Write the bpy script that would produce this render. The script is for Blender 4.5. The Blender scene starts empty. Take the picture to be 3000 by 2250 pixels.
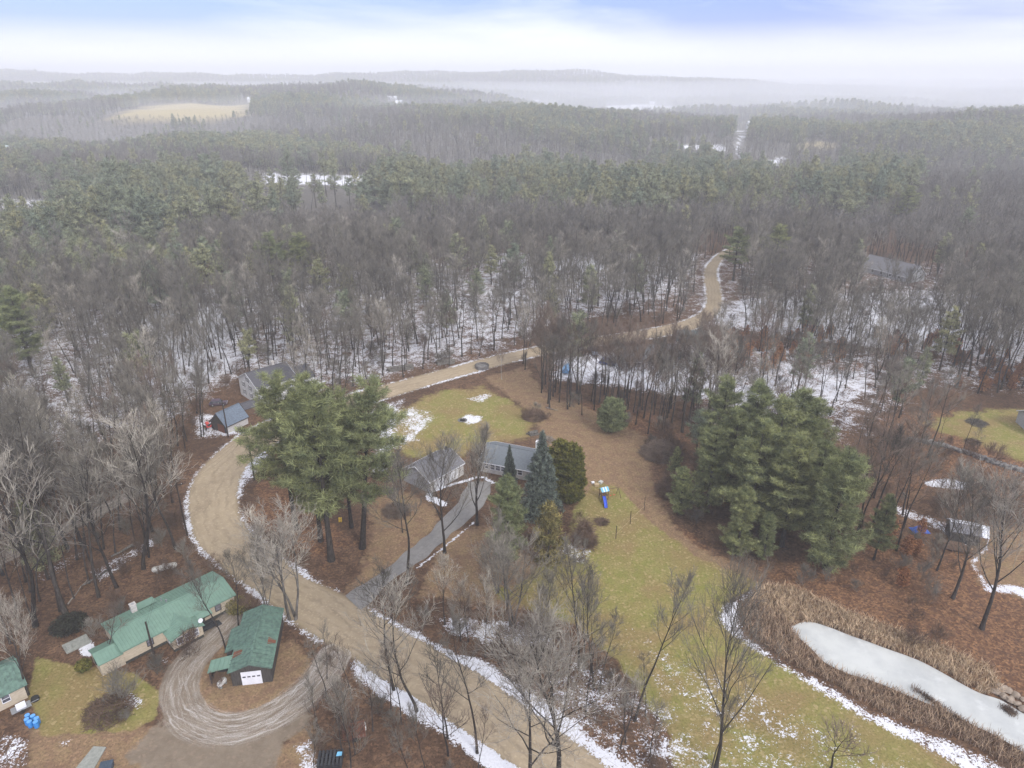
import bpy, bmesh, math, random
import numpy as np
from mathutils import Vector, Matrix
R = math.radians
random.seed(7)
rng = np.random.default_rng(11)
scn = bpy.context.scene
COL = scn.collection

# ------------------------------------------------------------------ camera, world, sun, exposure
CAM_H, FPX, PITCH = 75.0, 2082.0, R(23.4)
CP, SP = math.cos(PITCH), math.sin(PITCH)
cam_d = bpy.data.cameras.new('camera')
cam = bpy.data.objects.new('camera', cam_d); COL.objects.link(cam)
cam.location = (0, 0, CAM_H); cam.rotation_euler = (R(90) - PITCH, 0, 0)
cam_d.sensor_width = 36.0; cam_d.lens = 36.0 * FPX / 3000.0
cam_d.clip_start = 0.5; cam_d.clip_end = 20000
scn.camera = cam

SUN_EL, SUN_AZ = R(36), R(148)
w = bpy.data.worlds.new('World'); scn.world = w; w.use_nodes = True
nt = w.node_tree; nt.nodes.clear()
def N(tree, t, **kw):
    n = tree.nodes.new(t)
    for k, v in kw.items():
        if k == 'inp':
            for a, b in v.items(): n.inputs[a].default_value = b
        else: setattr(n, k, v)
    return n
def L(tree, a, b): tree.links.new(a, b)
wo = N(nt, 'ShaderNodeOutputWorld'); bg = N(nt, 'ShaderNodeBackground', inp={'Strength': 0.11})
bg2 = N(nt, 'ShaderNodeBackground'); mixs = N(nt, 'ShaderNodeMixShader')
sky = N(nt, 'ShaderNodeTexSky', sky_type='NISHITA', sun_disc=False, sun_elevation=SUN_EL, sun_rotation=SUN_AZ)
tint = N(nt, 'ShaderNodeMix', data_type='RGBA', blend_type='MULTIPLY', inp={0: 1.0, 7: (0.62, 0.71, 1.42, 1)})
L(nt, sky.outputs[0], tint.inputs[6]); L(nt, tint.outputs[2], bg.inputs[0])
tc = N(nt, 'ShaderNodeTexCoord'); sep = N(nt, 'ShaderNodeSeparateXYZ'); L(nt, tc.outputs['Generated'], sep.inputs[0])
# zenith of an overcast sky is brighter than its horizon
rz = N(nt, 'ShaderNodeMapRange', inp={1: 0.0, 2: 0.9, 3: 1.08, 4: 1.4}); L(nt, sep.outputs[2], rz.inputs[0])
L(nt, rz.outputs[0], bg2.inputs[1])
hc = N(nt, 'ShaderNodeMapRange', inp={1: 0.03, 2: 0.25, 3: 0.0, 4: 1.0}); L(nt, sep.outputs[2], hc.inputs[0])
cc_ = N(nt, 'ShaderNodeMix', data_type='RGBA', inp={6: (0.90, 0.93, 1.03, 1), 7: (1.0, 0.98, 0.965, 1)}); L(nt, hc.outputs[0], cc_.inputs[0]); L(nt, cc_.outputs[2], bg2.inputs[0])
mp = N(nt, 'ShaderNodeMapping', inp={'Location': (0.2, 0.3, 0.12), 'Scale': (1.5, 1.5, 8.0), 'Rotation': (0, R(5), 0)})
L(nt, tc.outputs['Generated'], mp.inputs[0])
nz = N(nt, 'ShaderNodeTexNoise', inp={'Scale': 1.25, 'Detail': 8.0, 'Roughness': 0.5, 'Distortion': 0.25}); L(nt, mp.outputs[0], nz.inputs['Vector'])
# clear patches only in a low band of the sky, above the bright horizon
up = N(nt, 'ShaderNodeMapRange', interpolation_type='SMOOTHSTEP', inp={1: 0.006, 2: 0.085, 3: 0.0, 4: 1.0}); L(nt, sep.outputs[2], up.inputs[0])
dn = N(nt, 'ShaderNodeMapRange', interpolation_type='SMOOTHSTEP', inp={1: 0.2, 2: 0.55, 3: 1.0, 4: 0.25}); L(nt, sep.outputs[2], dn.inputs[0])
mm = N(nt, 'ShaderNodeMath', operation='MULTIPLY'); L(nt, up.outputs[0], mm.inputs[0]); L(nt, dn.outputs[0], mm.inputs[1])
rm = N(nt, 'ShaderNodeMapRange', interpolation_type='SMOOTHSTEP', inp={1: 0.26, 2: 0.62, 3: 0.05, 4: 1.25}); L(nt, nz.outputs[0], rm.inputs[0])
m2 = N(nt, 'ShaderNodeMath', operation='MULTIPLY', use_clamp=True); L(nt, mm.outputs[0], m2.inputs[0]); L(nt, rm.outputs[0], m2.inputs[1])
L(nt, m2.outputs[0], mixs.inputs[0]); L(nt, bg2.outputs[0], mixs.inputs[1]); L(nt, bg.outputs[0], mixs.inputs[2])
L(nt, mixs.outputs[0], wo.inputs[0])

sd = bpy.data.lights.new('sun', 'SUN'); sd.energy = 2.3; sd.angle = R(18); sd.color = (1.0, 0.96, 0.9)
sun = bpy.data.objects.new('sun', sd); COL.objects.link(sun)
# sky rotation is clockwise from +Y
sdir = Vector((math.sin(SUN_AZ) * math.cos(SUN_EL), math.cos(SUN_AZ) * math.cos(SUN_EL), math.sin(SUN_EL)))
sun.rotation_euler = sdir.to_track_quat('Z', 'Y').to_euler()
vs = scn.view_settings; vs.view_transform = 'Standard'; vs.look = 'None'; vs.gamma = 1.0; vs.exposure = 0.31
scn.cycles.max_bounces = 5; scn.cycles.diffuse_bounces = 2; scn.cycles.volume_bounces = 3

# ------------------------------------------------------------------ terrain height and projection
def sstep(a, b, x):
    t = np.clip((x - a) / (b - a), 0, 1); return t * t * (3 - 2 * t)
def hgt(x, y):
    x = np.asarray(x, float); y = np.asarray(y, float)
    g = lambda cx, cy, sx, sy, h: h * np.exp(-((x - cx) / sx) ** 2 - ((y - cy) / sy) ** 2)
    z = g(-520, 1500, 420, 320, 16) + 21 * sstep(880, 1010, y) * sstep(-760, -600, x) * (1 - sstep(-330, -180, x)) * (1 - sstep(1500, 2100, y)) + g(-1150, 1350, 420, 420, 24) + g(-90, 1020, 240, 210, 25) + g(-140, 1620, 230, 260, 28)
    z = z + g(640, 900, 330, 220, 22) + g(620, 1450, 260, 300, 12) + g(1500, 1500, 500, 400, 20) + g(-1500, 2100, 700, 500, 42)
    z = z + g(900, 2250, 500, 300, 22) + g(-300, 2350, 700, 350, 26)
    r = x / np.maximum(y, 1.0)
    prof = 0.86 + 0.10 * np.sin(r * 9 + 1.3) + 0.05 * np.sin(r * 27) + 0.03 * np.sin(r * 61 + 2)
    prof = prof * (1 - 0.97 * sstep(0.0, 0.62, r)) * (1.0 - 0.06 * sstep(0.25, 0.7, -r))
    z = z + 84 * sstep(2600, 3700, y) * prof
    z = z - 24 * sstep(1350, 1700, y) * (1 - sstep(2300, 2900, y)) * sstep(-.12, .12, r) - 13 * sstep(455, 560, y) * (1 - sstep(640, 800, y)) * sstep(-.17, -.1, r)
    far = sstep(380, 900, y)
    near_ = sstep(345, 430, y) * (1 - .9 * sstep(-.40, -.35, r) * (1 - sstep(-.2, -.15, r)) * (1 - sstep(640, 760, y)))
    z = z + near_ * (2.6 * np.sin(x * 0.021 + 1.6 * np.sin(y * .011)) * np.sin(y * 0.019 + .8) + 1.4 * np.sin(x * 0.047 + y * 0.031)) + far * (5.0 * np.sin(x * 0.009 + 1 + np.sin(y * .004)) * np.sin(y * 0.008) + 2.0 * np.sin(x * 0.027 + y * 0.013))
    return z
def G0(u, v, z=0.0):
    xu = (u - 1500) / FPX; yv = (v - 1125) / FPX
    t = (CAM_H - z) / (SP + CP * yv)
    return np.array([t * xu, t * (CP - SP * yv)])
def at(u, v):
    """pixel of the 3000x2250 photograph -> a place on the terrain"""
    if v > 640: return G0(u, v)
    xu = (u - 1500) / FPX; yv = (v - 1125) / FPX
    d = np.array([xu, CP - SP * yv, -(SP + CP * yv)]); t = 300.0
    while t < 9000:
        p = np.array([0, 0, CAM_H]) + d * t
        if p[2] < hgt(p[0], p[1]): break
        t += 4
    return p[:2]
FS = 3000.0 / 2212.0
def F(x, y): return at(x * FS, y * FS)
def proj(x, y, z):
    dz = z - CAM_H
    zc = y * CP - dz * SP; yc = -(y * SP + dz * CP)
    return 1500 + FPX * x / zc, 1125 + FPX * yc / zc
def topz(x, y, v):
    yv = (v - 1125) / FPX
    return CAM_H - y * (SP + CP * yv) / (CP - SP * yv)

# ------------------------------------------------------------------ object helpers
def tag(o, label=None, cat=None, group=None, kind=None):
    if label: o['label'] = label
    if cat: o['category'] = cat
    if group: o['group'] = group
    if kind: o['kind'] = kind
    return o
def empty(name, loc, rz=0.0, label=None, cat=None, group=None):
    o = bpy.data.objects.new(name, None); COL.objects.link(o)
    o.location = loc; o.rotation_euler = (0, 0, rz); o.empty_display_size = 0.5
    return tag(o, label, cat, group)
def link(name, me, parent=None):
    o = bpy.data.objects.new(name, me); COL.objects.link(o)
    if parent is not None: o.parent = parent
    return o
def np_mesh(name, V, faces, mats, mi=None, smooth=False):
    """V (n,3); faces: (m,k) int array"""
    me = bpy.data.meshes.new(name)
    V = np.asarray(V, np.float32); faces = np.asarray(faces, np.int32); m, k = faces.shape
    me.vertices.add(len(V)); me.vertices.foreach_set('co', V.ravel())
    me.loops.add(m * k); me.loops.foreach_set('vertex_index', faces.ravel())
    me.polygons.add(m); me.polygons.foreach_set('loop_start', np.arange(0, m * k, k, dtype=np.int32))
    for mt in mats: me.materials.append(mt)
    if mi is not None: me.polygons.foreach_set('material_index', np.asarray(mi, np.int32))
    me.polygons.foreach_set('use_smooth', np.full(m, smooth, dtype=bool))
    me.update(calc_edges=True)
    return me
class MB:
    """collects boxes, prisms, tubes and free faces; build() links them as ONE mesh"""
    def __init__(s): s.v = []; s.f = []; s.m = []
    def add(s, vs, fs, mi=0):
        b = len(s.v); s.v += [tuple(map(float, p)) for p in vs]; s.f += [tuple(i + b for i in f) for f in fs]; s.m += [mi] * len(fs)
    def box(s, x0, x1, y0, y1, z0, z1, mi=0):
        s.add([(x0, y0, z0), (x1, y0, z0), (x1, y1, z0), (x0, y1, z0), (x0, y0, z1), (x1, y0, z1), (x1, y1, z1), (x0, y1, z1)],
              [(0, 3, 2, 1), (4, 5, 6, 7), (0, 1, 5, 4), (1, 2, 6, 5), (2, 3, 7, 6), (3, 0, 4, 7)], mi)
    def obox(s, c, ax, ay, az, mi=0):
        c, ax, ay, az = map(Vector, (c, ax, ay, az)); p = []
        for k in (-1, 1):
            for i, j in ((-1, -1), (1, -1), (1, 1), (-1, 1)): p.append(c + ax * i + ay * j + az * k)
        s.add(p, [(0, 3, 2, 1), (4, 5, 6, 7), (0, 1, 5, 4), (1, 2, 6, 5), (2, 3, 7, 6), (3, 0, 4, 7)], mi)
    def slab(s, a, b, c, d, t, mi=0):
        """quad a b c d with thickness t downwards along its normal"""
        a, b, c, d = map(Vector, (a, b, c, d)); n = (b - a).cross(d - a).normalized() * t
        s.add([a - n, b - n, c - n, d - n, a, b, c, d], [(0, 3, 2, 1), (4, 5, 6, 7), (0, 1, 5, 4), (1, 2, 6, 5), (2, 3, 7, 6), (3, 0, 4, 7)], mi)
    def tube(s, pts, rad, n=8, mi=0, caps=True):
        pts = [Vector(p) for p in pts]
        if not hasattr(rad, '__len__'): rad = [rad] * len(pts)
        rings = []; b = len(s.v); ref = Vector((0.3, 0.2, 1)).normalized()
        for i, p in enumerate(pts):
            d = (pts[min(i + 1, len(pts) - 1)] - pts[max(i - 1, 0)]).normalized()
            rf = ref if abs(d.dot(ref)) < 0.9 else Vector((1, 0.1, 0))
            u = d.cross(rf).normalized(); w_ = d.cross(u)
            for k in range(n):
                a = 2 * math.pi * k / n; s.v.append(tuple(p + (u * math.cos(a) + w_ * math.sin(a)) * rad[i]))
        for i in range(len(pts) - 1):
            for k in range(n):
                s.f.append((b + i * n + k, b + (i + 1) * n + k, b + (i + 1) * n + (k + 1) % n, b + i * n + (k + 1) % n)); s.m.append(mi)
        if caps:
            s.f.append(tuple(b + k for k in range(n))); s.m.append(mi)
            e = b + (len(pts) - 1) * n; s.f.append(tuple(e + k for k in reversed(range(n)))); s.m.append(mi)
    def blob(s, c, r, mi=0, seg=8, rings=5, jit=0.0, rnd=random):
        b = len(s.v); c = Vector(c)
        s.v.append(tuple(c + Vector((0, 0, -r[2]))))
        for i in range(1, rings):
            th = math.pi * i / rings - math.pi / 2
            for k in range(seg):
                a = 2 * math.pi * k / seg; q = 1 + rnd.uniform(-jit, jit)
                s.v.append(tuple(c + Vector((r[0] * math.cos(th) * math.cos(a), r[1] * math.cos(th) * math.sin(a), r[2] * math.sin(th))) * q))
        s.v.append(tuple(c + Vector((0, 0, r[2])))); e = len(s.v) - 1
        for k in range(seg): s.f.append((b, b + 1 + (k + 1) % seg, b + 1 + k)); s.m.append(mi)
        for i in range(rings - 2):
            for k in range(seg):
                p = b + 1 + i * seg; s.f.append((p + k, p + (k + 1) % seg, p + seg + (k + 1) % seg, p + seg + k)); s.m.append(mi)
        p = b + 1 + (rings - 2) * seg
        for k in range(seg): s.f.append((p + k, p + (k + 1) % seg, e)); s.m.append(mi)
    def build(s, name, mats, parent=None, smooth=False, bevel=0.0):
        if not isinstance(mats, (list, tuple)): mats = [mats]
        me = bpy.data.meshes.new(name); me.from_pydata(s.v, [], s.f)
        for m in mats: me.materials.append(m)
        me.polygons.foreach_set('material_index', s.m)
        if smooth: me.polygons.foreach_set('use_smooth', [True] * len(s.f))
        me.update(); o = link(name, me, parent)
        if bevel:
            bv = o.modifiers.new('bevel', 'BEVEL'); bv.width = bevel; bv.segments = 2; bv.limit_method = 'ANGLE'
        return o

# ------------------------------------------------------------------ materials
def mat(name, c1, c2=None, scale=4.0, rough=0.85, spec=0.2, metal=0.0, vary=0.0, stretch=(1, 1, 1), bump=0.0, coord='Object', detail=4.0, lo=0.35, hi=0.65):
    m = bpy.data.materials.new(name); m.use_nodes = True; t = m.node_tree; b = t.nodes['Principled BSDF']
    b.inputs['Roughness'].default_value = rough; b.inputs['Metallic'].default_value = metal
    b.inputs['Specular IOR Level'].default_value = spec
    if c2 is None: c2 = tuple(x * 0.82 for x in c1)
    tc = N(t, 'ShaderNodeTexCoord'); mp = N(t, 'ShaderNodeMapping', inp={'Scale': stretch}); L(t, tc.outputs[coord], mp.inputs[0])
    n = N(t, 'ShaderNodeTexNoise', inp={'Scale': scale, 'Detail': detail, 'Roughness': 0.6}); L(t, mp.outputs[0], n.inputs['Vector'])
    r = N(t, 'ShaderNodeMapRange', inp={1: lo, 2: hi}); L(t, n.outputs[0], r.inputs[0])
    x = N(t, 'ShaderNodeMix', data_type='RGBA', inp={6: (*c1, 1), 7: (*c2, 1)}); L(t, r.outputs[0], x.inputs[0])
    out = x.outputs[2]
    if vary:
        oi = N(t, 'ShaderNodeObjectInfo'); vr = N(t, 'ShaderNodeMapRange', inp={1: 0, 2: 1, 3: 1 - vary, 4: 1 + vary}); L(t, oi.outputs['Random'], vr.inputs[0])
        hs = N(t, 'ShaderNodeHueSaturation'); L(t, vr.outputs[0], hs.inputs['Value']); L(t, out, hs.inputs['Color']); out = hs.outputs[0]
    L(t, out, b.inputs['Base Color'])
    if bump:
        bp = N(t, 'ShaderNodeBump', inp={'Strength': bump, 'Distance': 0.05}); L(t, n.outputs[0], bp.inputs['Height']); L(t, bp.outputs[0], b.inputs['Normal'])
    return m
def leafmat(name, ca, cb, cc, trans=0.25, rough=0.7):
    """foliage: colour varies from tree to tree (object random) and clump to clump (noise)"""
    m = bpy.data.materials.new(name); m.use_nodes = True; t = m.node_tree; b = t.nodes['Principled BSDF']
    b.inputs['Roughness'].default_value = rough; b.inputs['Specular IOR Level'].default_value = 0.15
    oi = N(t, 'ShaderNodeObjectInfo'); x = N(t, 'ShaderNodeMix', data_type='RGBA', inp={6: (*ca, 1), 7: (*cb, 1)}); L(t, oi.outputs['Random'], x.inputs[0])
    tc = N(t, 'ShaderNodeTexCoord'); n = N(t, 'ShaderNodeTexNoise', inp={'Scale': 0.55, 'Detail': 5.0, 'Roughness': 0.7}); L(t, tc.outputs['Object'], n.inputs['Vector'])
    r = N(t, 'ShaderNodeMapRange', inp={1: 0.42, 2: 0.68}); L(t, n.outputs[0], r.inputs[0])
    y = N(t, 'ShaderNodeMix', data_type='RGBA', inp={7: (*cc, 1)}); L(t, r.outputs[0], y.inputs[0]); L(t, x.outputs[2], y.inputs[6])
    at1 = N(t, 'ShaderNodeAttribute', attribute_name='shade'); hs = N(t, 'ShaderNodeHueSaturation'); L(t, at1.outputs['Fac'], hs.inputs['Value']); L(t, y.outputs[2], hs.inputs['Color'])
    L(t, hs.outputs[0], b.inputs['Base Color'])
    tr = N(t, 'ShaderNodeBsdfTranslucent'); L(t, hs.outputs[0], tr.inputs[0]); ms = N(t, 'ShaderNodeMixShader', inp={0: trans})
    L(t, b.outputs[0], ms.inputs[1]); L(t, tr.outputs[0], ms.inputs[2]); L(t, ms.outputs[0], t.nodes['Material Output'].inputs[0])
    return m
M = {}
M['bark'] = mat('bark', (0.062, 0.054, 0.046), (0.02, 0.017, 0.015), 3.0, vary=0.3, stretch=(2, 2, 0.6))
M['bark_grey'] = mat('bark_grey', (0.19, 0.18, 0.16), (0.065, 0.058, 0.05), 2.2, vary=0.2, stretch=(2, 2, 0.6))
M['bark_white'] = mat('bark_white', (0.5, 0.48, 0.44), (0.2, 0.18, 0.16), 2.2, vary=0.1, stretch=(1, 1, 2.0))
M['twig'] = mat('twig', (0.215, 0.2, 0.165), (0.088, 0.079, 0.066), 0.4, vary=0.35)
M['twig_grey'] = mat('twig_grey', (0.42, 0.39, 0.325), (0.14, 0.122, 0.10), 0.9, vary=0.3)
M['twig_red'] = mat('twig_red', (0.215, 0.165, 0.128), (0.12, 0.09, 0.07), 0.4, vary=0.25)
M['twig_far'] = mat('twig_far', (0.225, 0.212, 0.18), (0.11, 0.10, 0.09), 0.3, vary=0.4)
M['pine'] = leafmat('pine_needles', (0.275, 0.31, 0.15), (0.355, 0.36, 0.155), (0.125, 0.155, 0.085), trans=.33)
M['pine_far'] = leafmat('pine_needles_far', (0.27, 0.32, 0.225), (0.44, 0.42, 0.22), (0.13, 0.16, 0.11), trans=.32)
M['spruce'] = leafmat('spruce_needles', (0.17, 0.205, 0.17), (0.2, 0.235, 0.19), (0.06, 0.08, 0.066))
M['cedar'] = leafmat('cedar_leaves', (0.17, 0.165, 0.035), (0.2, 0.18, 0.045), (0.07, 0.09, 0.025))
M['olive'] = leafmat('olive_leaves', (0.24, 0.22, 0.08), (0.28, 0.23, 0.09), (0.12, 0.125, 0.05))
M['rust'] = leafmat('rust_leaves', (0.42, 0.19, 0.085), (0.46, 0.25, 0.12), (0.25, 0.12, 0.065))
M['darkleaf'] = leafmat('dark_leaves', (0.05, 0.055, 0.04), (0.06, 0.06, 0.045), (0.03, 0.03, 0.026))
M['brush'] = mat('brush', (0.17, 0.115, 0.08), (0.07, 0.048, 0.036), 0.8, vary=0.3)

M['green_metal'] = mat('green_metal', (0.165, 0.275, 0.215), (0.14, 0.235, 0.185), 1.2, rough=0.5, spec=0.4)
M['green_metal_old'] = mat('green_metal_old', (0.13, 0.22, 0.175), (0.075, 0.12, 0.1), 2.0, rough=0.6, spec=0.3, detail=8)
M['rust_metal'] = mat('rust_metal', (0.2, 0.075, 0.045), (0.12, 0.06, 0.04), 2.0)
M['cream'] = mat('cream_siding', (0.53, 0.46, 0.35), (0.42, 0.36, 0.27), 1.6, stretch=(1, 1, 3), detail=7)
M['skirt'] = mat('dark_skirting', (0.07, 0.07, 0.06), (0.04, 0.04, 0.035))
M['board'] = mat('weathered_boards', (0.085, 0.078, 0.07), (0.045, 0.04, 0.036), 2.5, stretch=(3, 3, 0.5), detail=7)
M['white'] = mat('white_paint', (0.78, 0.79, 0.82), (0.68, 0.69, 0.72), 1.5)
M['white_siding'] = mat('white_siding', (0.76, 0.77, 0.79), (0.6, 0.6, 0.6), 1.3, stretch=(1, 1, 4))
M['grey_siding'] = mat('grey_siding', (0.42, 0.43, 0.45), (0.34, 0.35, 0.37), 1.5, stretch=(1, 1, 4))
M['pale_siding'] = mat('pale_siding', (0.55, 0.53, 0.51), (0.42, 0.4, 0.38), 1.5, stretch=(1, 1, 4))
M['shingle_blue'] = mat('blue_grey_shingles', (0.17, 0.21, 0.26), (0.10, 0.125, 0.16), 3.5, detail=8)
M['shingle_grey'] = mat('grey_shingles', (0.2, 0.2, 0.215), (0.14, 0.14, 0.155), 3.5, detail=8)
M['shingle_dark'] = mat('dark_shingles', (0.1, 0.1, 0.112), (0.07, 0.07, 0.08), 3.5, detail=8)
M['shingle_slate'] = mat('slate_green_shingles', (0.165, 0.185, 0.205), (0.125, 0.143, 0.16), 3.5, detail=8)
M['glass'] = mat('window_glass', (0.05, 0.055, 0.065), (0.12, 0.12, 0.14), 2.0, rough=0.15, spec=0.6)
M['curtain_glass'] = mat('curtained_glass', (0.12, 0.12, 0.14), (0.24, 0.24, 0.27), 3.0, rough=0.25, spec=0.5)
M['shutter'] = mat('black_shutter', (0.03, 0.032, 0.035))
M['concrete'] = mat('concrete', (0.3, 0.31, 0.28), (0.22, 0.23, 0.21), 3.0)
M['stone'] = mat('field_stone', (0.26, 0.25, 0.24), (0.12, 0.115, 0.11), 2.0, detail=8)
M['tan_stone'] = mat('tan_stone', (0.34, 0.28, 0.22), (0.2, 0.16, 0.13), 2.0, detail=8)
M['brick'] = mat('chimney_block', (0.55, 0.53, 0.5), (0.4, 0.38, 0.36), 4.0)
M['blue_plastic'] = mat('blue_plastic', (0.035, 0.24, 0.62), (0.03, 0.2, 0.52), 3.0, rough=0.35, spec=0.5)
M['blue_lid'] = mat('blue_lid', (0.13, 0.38, 0.78), (0.1, 0.32, 0.7), 3.0, rough=0.35, spec=0.5)
M['slide_blue'] = mat('slide_blue', (0.02, 0.09, 0.62), (0.02, 0.07, 0.5), 3.0, rough=0.3, spec=0.5)
M['sky_cloth'] = mat('striped_canopy', (0.2, 0.5, 0.72), (0.16, 0.42, 0.62), 3.0)
M['wood'] = mat('timber', (0.17, 0.11, 0.075), (0.1, 0.065, 0.045), 3.0, stretch=(3, 3, 0.6))
M['pale_wood'] = mat('pale_timber', (0.45, 0.35, 0.22), (0.34, 0.26, 0.16), 3.0)
M['pole'] = mat('creosote_pole', (0.055, 0.042, 0.035), (0.03, 0.025, 0.02), 2.0, stretch=(3, 3, 0.4))
M['steel'] = mat('galvanised_steel', (0.4, 0.42, 0.44), (0.3, 0.31, 0.33), 3.0, rough=0.4, metal=0.5)
M['tank'] = mat('tank_paint', (0.56, 0.56, 0.53), (0.34, 0.34, 0.31), 2.2, rough=0.5, detail=8)
M['tank_white'] = mat('white_tank_paint', (0.78, 0.78, 0.76), (0.6, 0.6, 0.58), 1.5, rough=0.5, detail=8)
M['dark_metal'] = mat('dark_metal', (0.05, 0.055, 0.06), (0.03, 0.03, 0.035), 3.0, rough=0.5)
M['slate_blue'] = mat('slate_blue_metal', (0.07, 0.095, 0.13), (0.05, 0.07, 0.1), 3.0, rough=0.5)
M['rubber'] = mat('rubber', (0.03, 0.03, 0.03))
M['red'] = mat('red_paint', (0.62, 0.05, 0.03), (0.45, 0.04, 0.03), 3.0, rough=0.4, spec=0.5)
M['car_blue'] = mat('car_blue', (0.04, 0.075, 0.24), (0.035, 0.065, 0.2), 1.0, rough=0.3, spec=0.6)
M['car_pale'] = mat('car_pale_blue', (0.3, 0.38, 0.5), (0.26, 0.33, 0.44), 1.0, rough=0.3, spec=0.6)
M['car_dark'] = mat('car_plum', (0.09, 0.06, 0.09), (0.07, 0.05, 0.07), 1.0, rough=0.3, spec=0.6)
M['tarp_blue'] = mat('blue_tarp', (0.06, 0.13, 0.45), (0.04, 0.09, 0.33), 2.5, rough=0.5)
M['tarp_sky'] = mat('pale_blue_tarp', (0.22, 0.42, 0.68), (0.16, 0.34, 0.58), 2.0, rough=0.5)
M['tarp_grey'] = mat('grey_green_cover', (0.12, 0.15, 0.15), (0.075, 0.095, 0.1), 1.0)
M['yellow'] = mat('yellow_paint', (0.75, 0.5, 0.06), (0.6, 0.4, 0.05))
M['snowcap'] = mat('snow_cover', (0.8, 0.82, 0.87), (0.68, 0.7, 0.76), 1.5)
M['deadwood'] = mat('dead_wood', (0.3, 0.27, 0.23), (0.16, 0.14, 0.12), 2.0)
M['char'] = mat('charred', (0.03, 0.03, 0.035))

# ------------------------------------------------------------------ ground
def fpoly(pts): return np.array([F(*p) for p in pts])
def spoly(pts, o=(0, 0), s=1.0): return np.array([at(o[0] + x / s, o[1] + y / s) for x, y in pts])
def T1(p): return spoly(p, (0, 1500), 2.212)
def T2(p): return spoly(p, (1000, 1500), 2.212)
def T3(p): return spoly(p, (2000, 1500), 2.212)
def T4(p): return spoly(p, (0, 900), 2.212)
def T5(p): return spoly(p, (1000, 900), 2.212)
def T6(p): return spoly(p, (2000, 900), 2.212)
def sdf(poly, X, Y):
    """signed distance, positive inside"""
    X = np.asarray(X, float); Y = np.asarray(Y, float)
    d = np.full(X.shape, 1e18); ins = np.zeros(X.shape, bool); n = len(poly)
    for i in range(n):
        ax, ay = poly[i]; bx, by = poly[(i + 1) % n]; ex, ey = bx - ax, by - ay
        t = np.clip(((X - ax) * ex + (Y - ay) * ey) / (ex * ex + ey * ey + 1e-9), 0, 1)
        d = np.minimum(d, (X - ax - t * ex) ** 2 + (Y - ay - t * ey) ** 2)
        c = ((ay > Y) != (by > Y)) & (X < ex * (Y - ay) / (ey if abs(ey) > 1e-9 else 1e-9) + ax)
        ins ^= c
    return np.where(ins, 1, -1) * np.sqrt(d)
def dline(line, X, Y):
    """distance to a polyline, signed side and length along it"""
    best = np.full(X.shape, 1e18); al = np.zeros(X.shape); sg = np.zeros(X.shape); acc = 0.0
    for i in range(len(line) - 1):
        a = line[i]; e = line[i + 1] - a; l2 = e @ e
        t = np.clip(((X - a[0]) * e[0] + (Y - a[1]) * e[1]) / l2, 0, 1)
        dx = X - a[0] - t * e[0]; dy = Y - a[1] - t * e[1]; d = dx * dx + dy * dy; m = d < best
        best = np.where(m, d, best); al = np.where(m, acc + t * math.sqrt(l2), al); sg = np.where(m, np.sign(e[0] * dy - e[1] * dx), sg); acc += math.sqrt(l2)
    return np.sqrt(best), sg, al
def smooth_line(P, n=60, it=2):
    P = np.array(P, float)
    for _ in range(it):
        Q = [P[0]]
        for a, b in zip(P[:-1], P[1:]): Q += [a * 0.75 + b * 0.25, a * 0.25 + b * 0.75]
        P = np.array(Q + [P[-1]])
    s = np.concatenate([[0], np.cumsum(np.linalg.norm(np.diff(P, axis=0), axis=1))])
    t = np.linspace(0, s[-1], n); return np.stack([np.interp(t, s, P[:, 0]), np.interp(t, s, P[:, 1])], 1)

# main dirt road: left and right edges in photograph pixels, from the bottom of the picture up
road_L = [(1760, 2420), (1533, 2250), (1475, 2219), (1407, 2165), (1325, 2110), (1230, 2047), (1149, 2000), (1085, 1960), (1030, 1905), (949, 1872), (859, 1812), (760, 1730), (678, 1672), (610, 1617), (583, 1587), (565, 1540), (557, 1483), (563, 1430), (588, 1382), (628, 1340), (669, 1304), (723, 1266), (790, 1232), (900, 1193), (1000, 1163), (1095, 1139), (1181, 1116), (1316, 1080), (1393, 1059), (1497, 1034), (1640, 1004), (1791, 983), (1930, 962), (2030, 935), (2074, 900), (2072, 850), (2064, 812), (2070, 780), (2090, 758), (2108, 742), (2150, 722)]
road_R = [(2000, 2420), (1775, 2250), (1633, 2142), (1497, 2042), (1375, 1962), (1217, 1875), (1113, 1818), (1060, 1782), (990, 1745), (940, 1722), (882, 1695), (814, 1636), (746, 1581), (712, 1543), (694, 1517), (687, 1479), (690, 1433), (705, 1390), (732, 1354), (765, 1322), (820, 1285), (930, 1232), (1020, 1197), (1127, 1166), (1199, 1144), (1316, 1108), (1393, 1088), (1497, 1058), (1640, 1026), (1791, 1004), (1940, 985), (2060, 958), (2112, 915), (2113, 860), (2098, 812), (2098, 786), (2112, 764), (2128, 748), (2165, 726)]
NR = 260
rL = smooth_line([at(*p) for p in road_L], NR); rR = smooth_line([at(*p) for p in road_R], NR)
road_poly = np.concatenate([rL, rR[::-1]])
road_mid = (rL + rR) / 2
drive_poly = smooth_line([at(*p) for p in [(985, 1745), (1060, 1700), (1167, 1640), (1230, 1580), (1289, 1524), (1345, 1478), (1352, 1440), (1371, 1408), (1410, 1398), (1452, 1405), (1470, 1430), (1450, 1462), (1429, 1490), (1389, 1528), (1310, 1590), (1244, 1641), (1150, 1712), (1075, 1790), (985, 1745)]], 120, 1)
loop = smooth_line(T1([(1500, 700), (1400, 800), (1290, 900), (1200, 1010), (1160, 1130), (1170, 1250), (1240, 1350), (1380, 1410), (1550, 1410), (1750, 1335), (1950, 1200), (2090, 1060), (2170, 930)]), 80)
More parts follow.
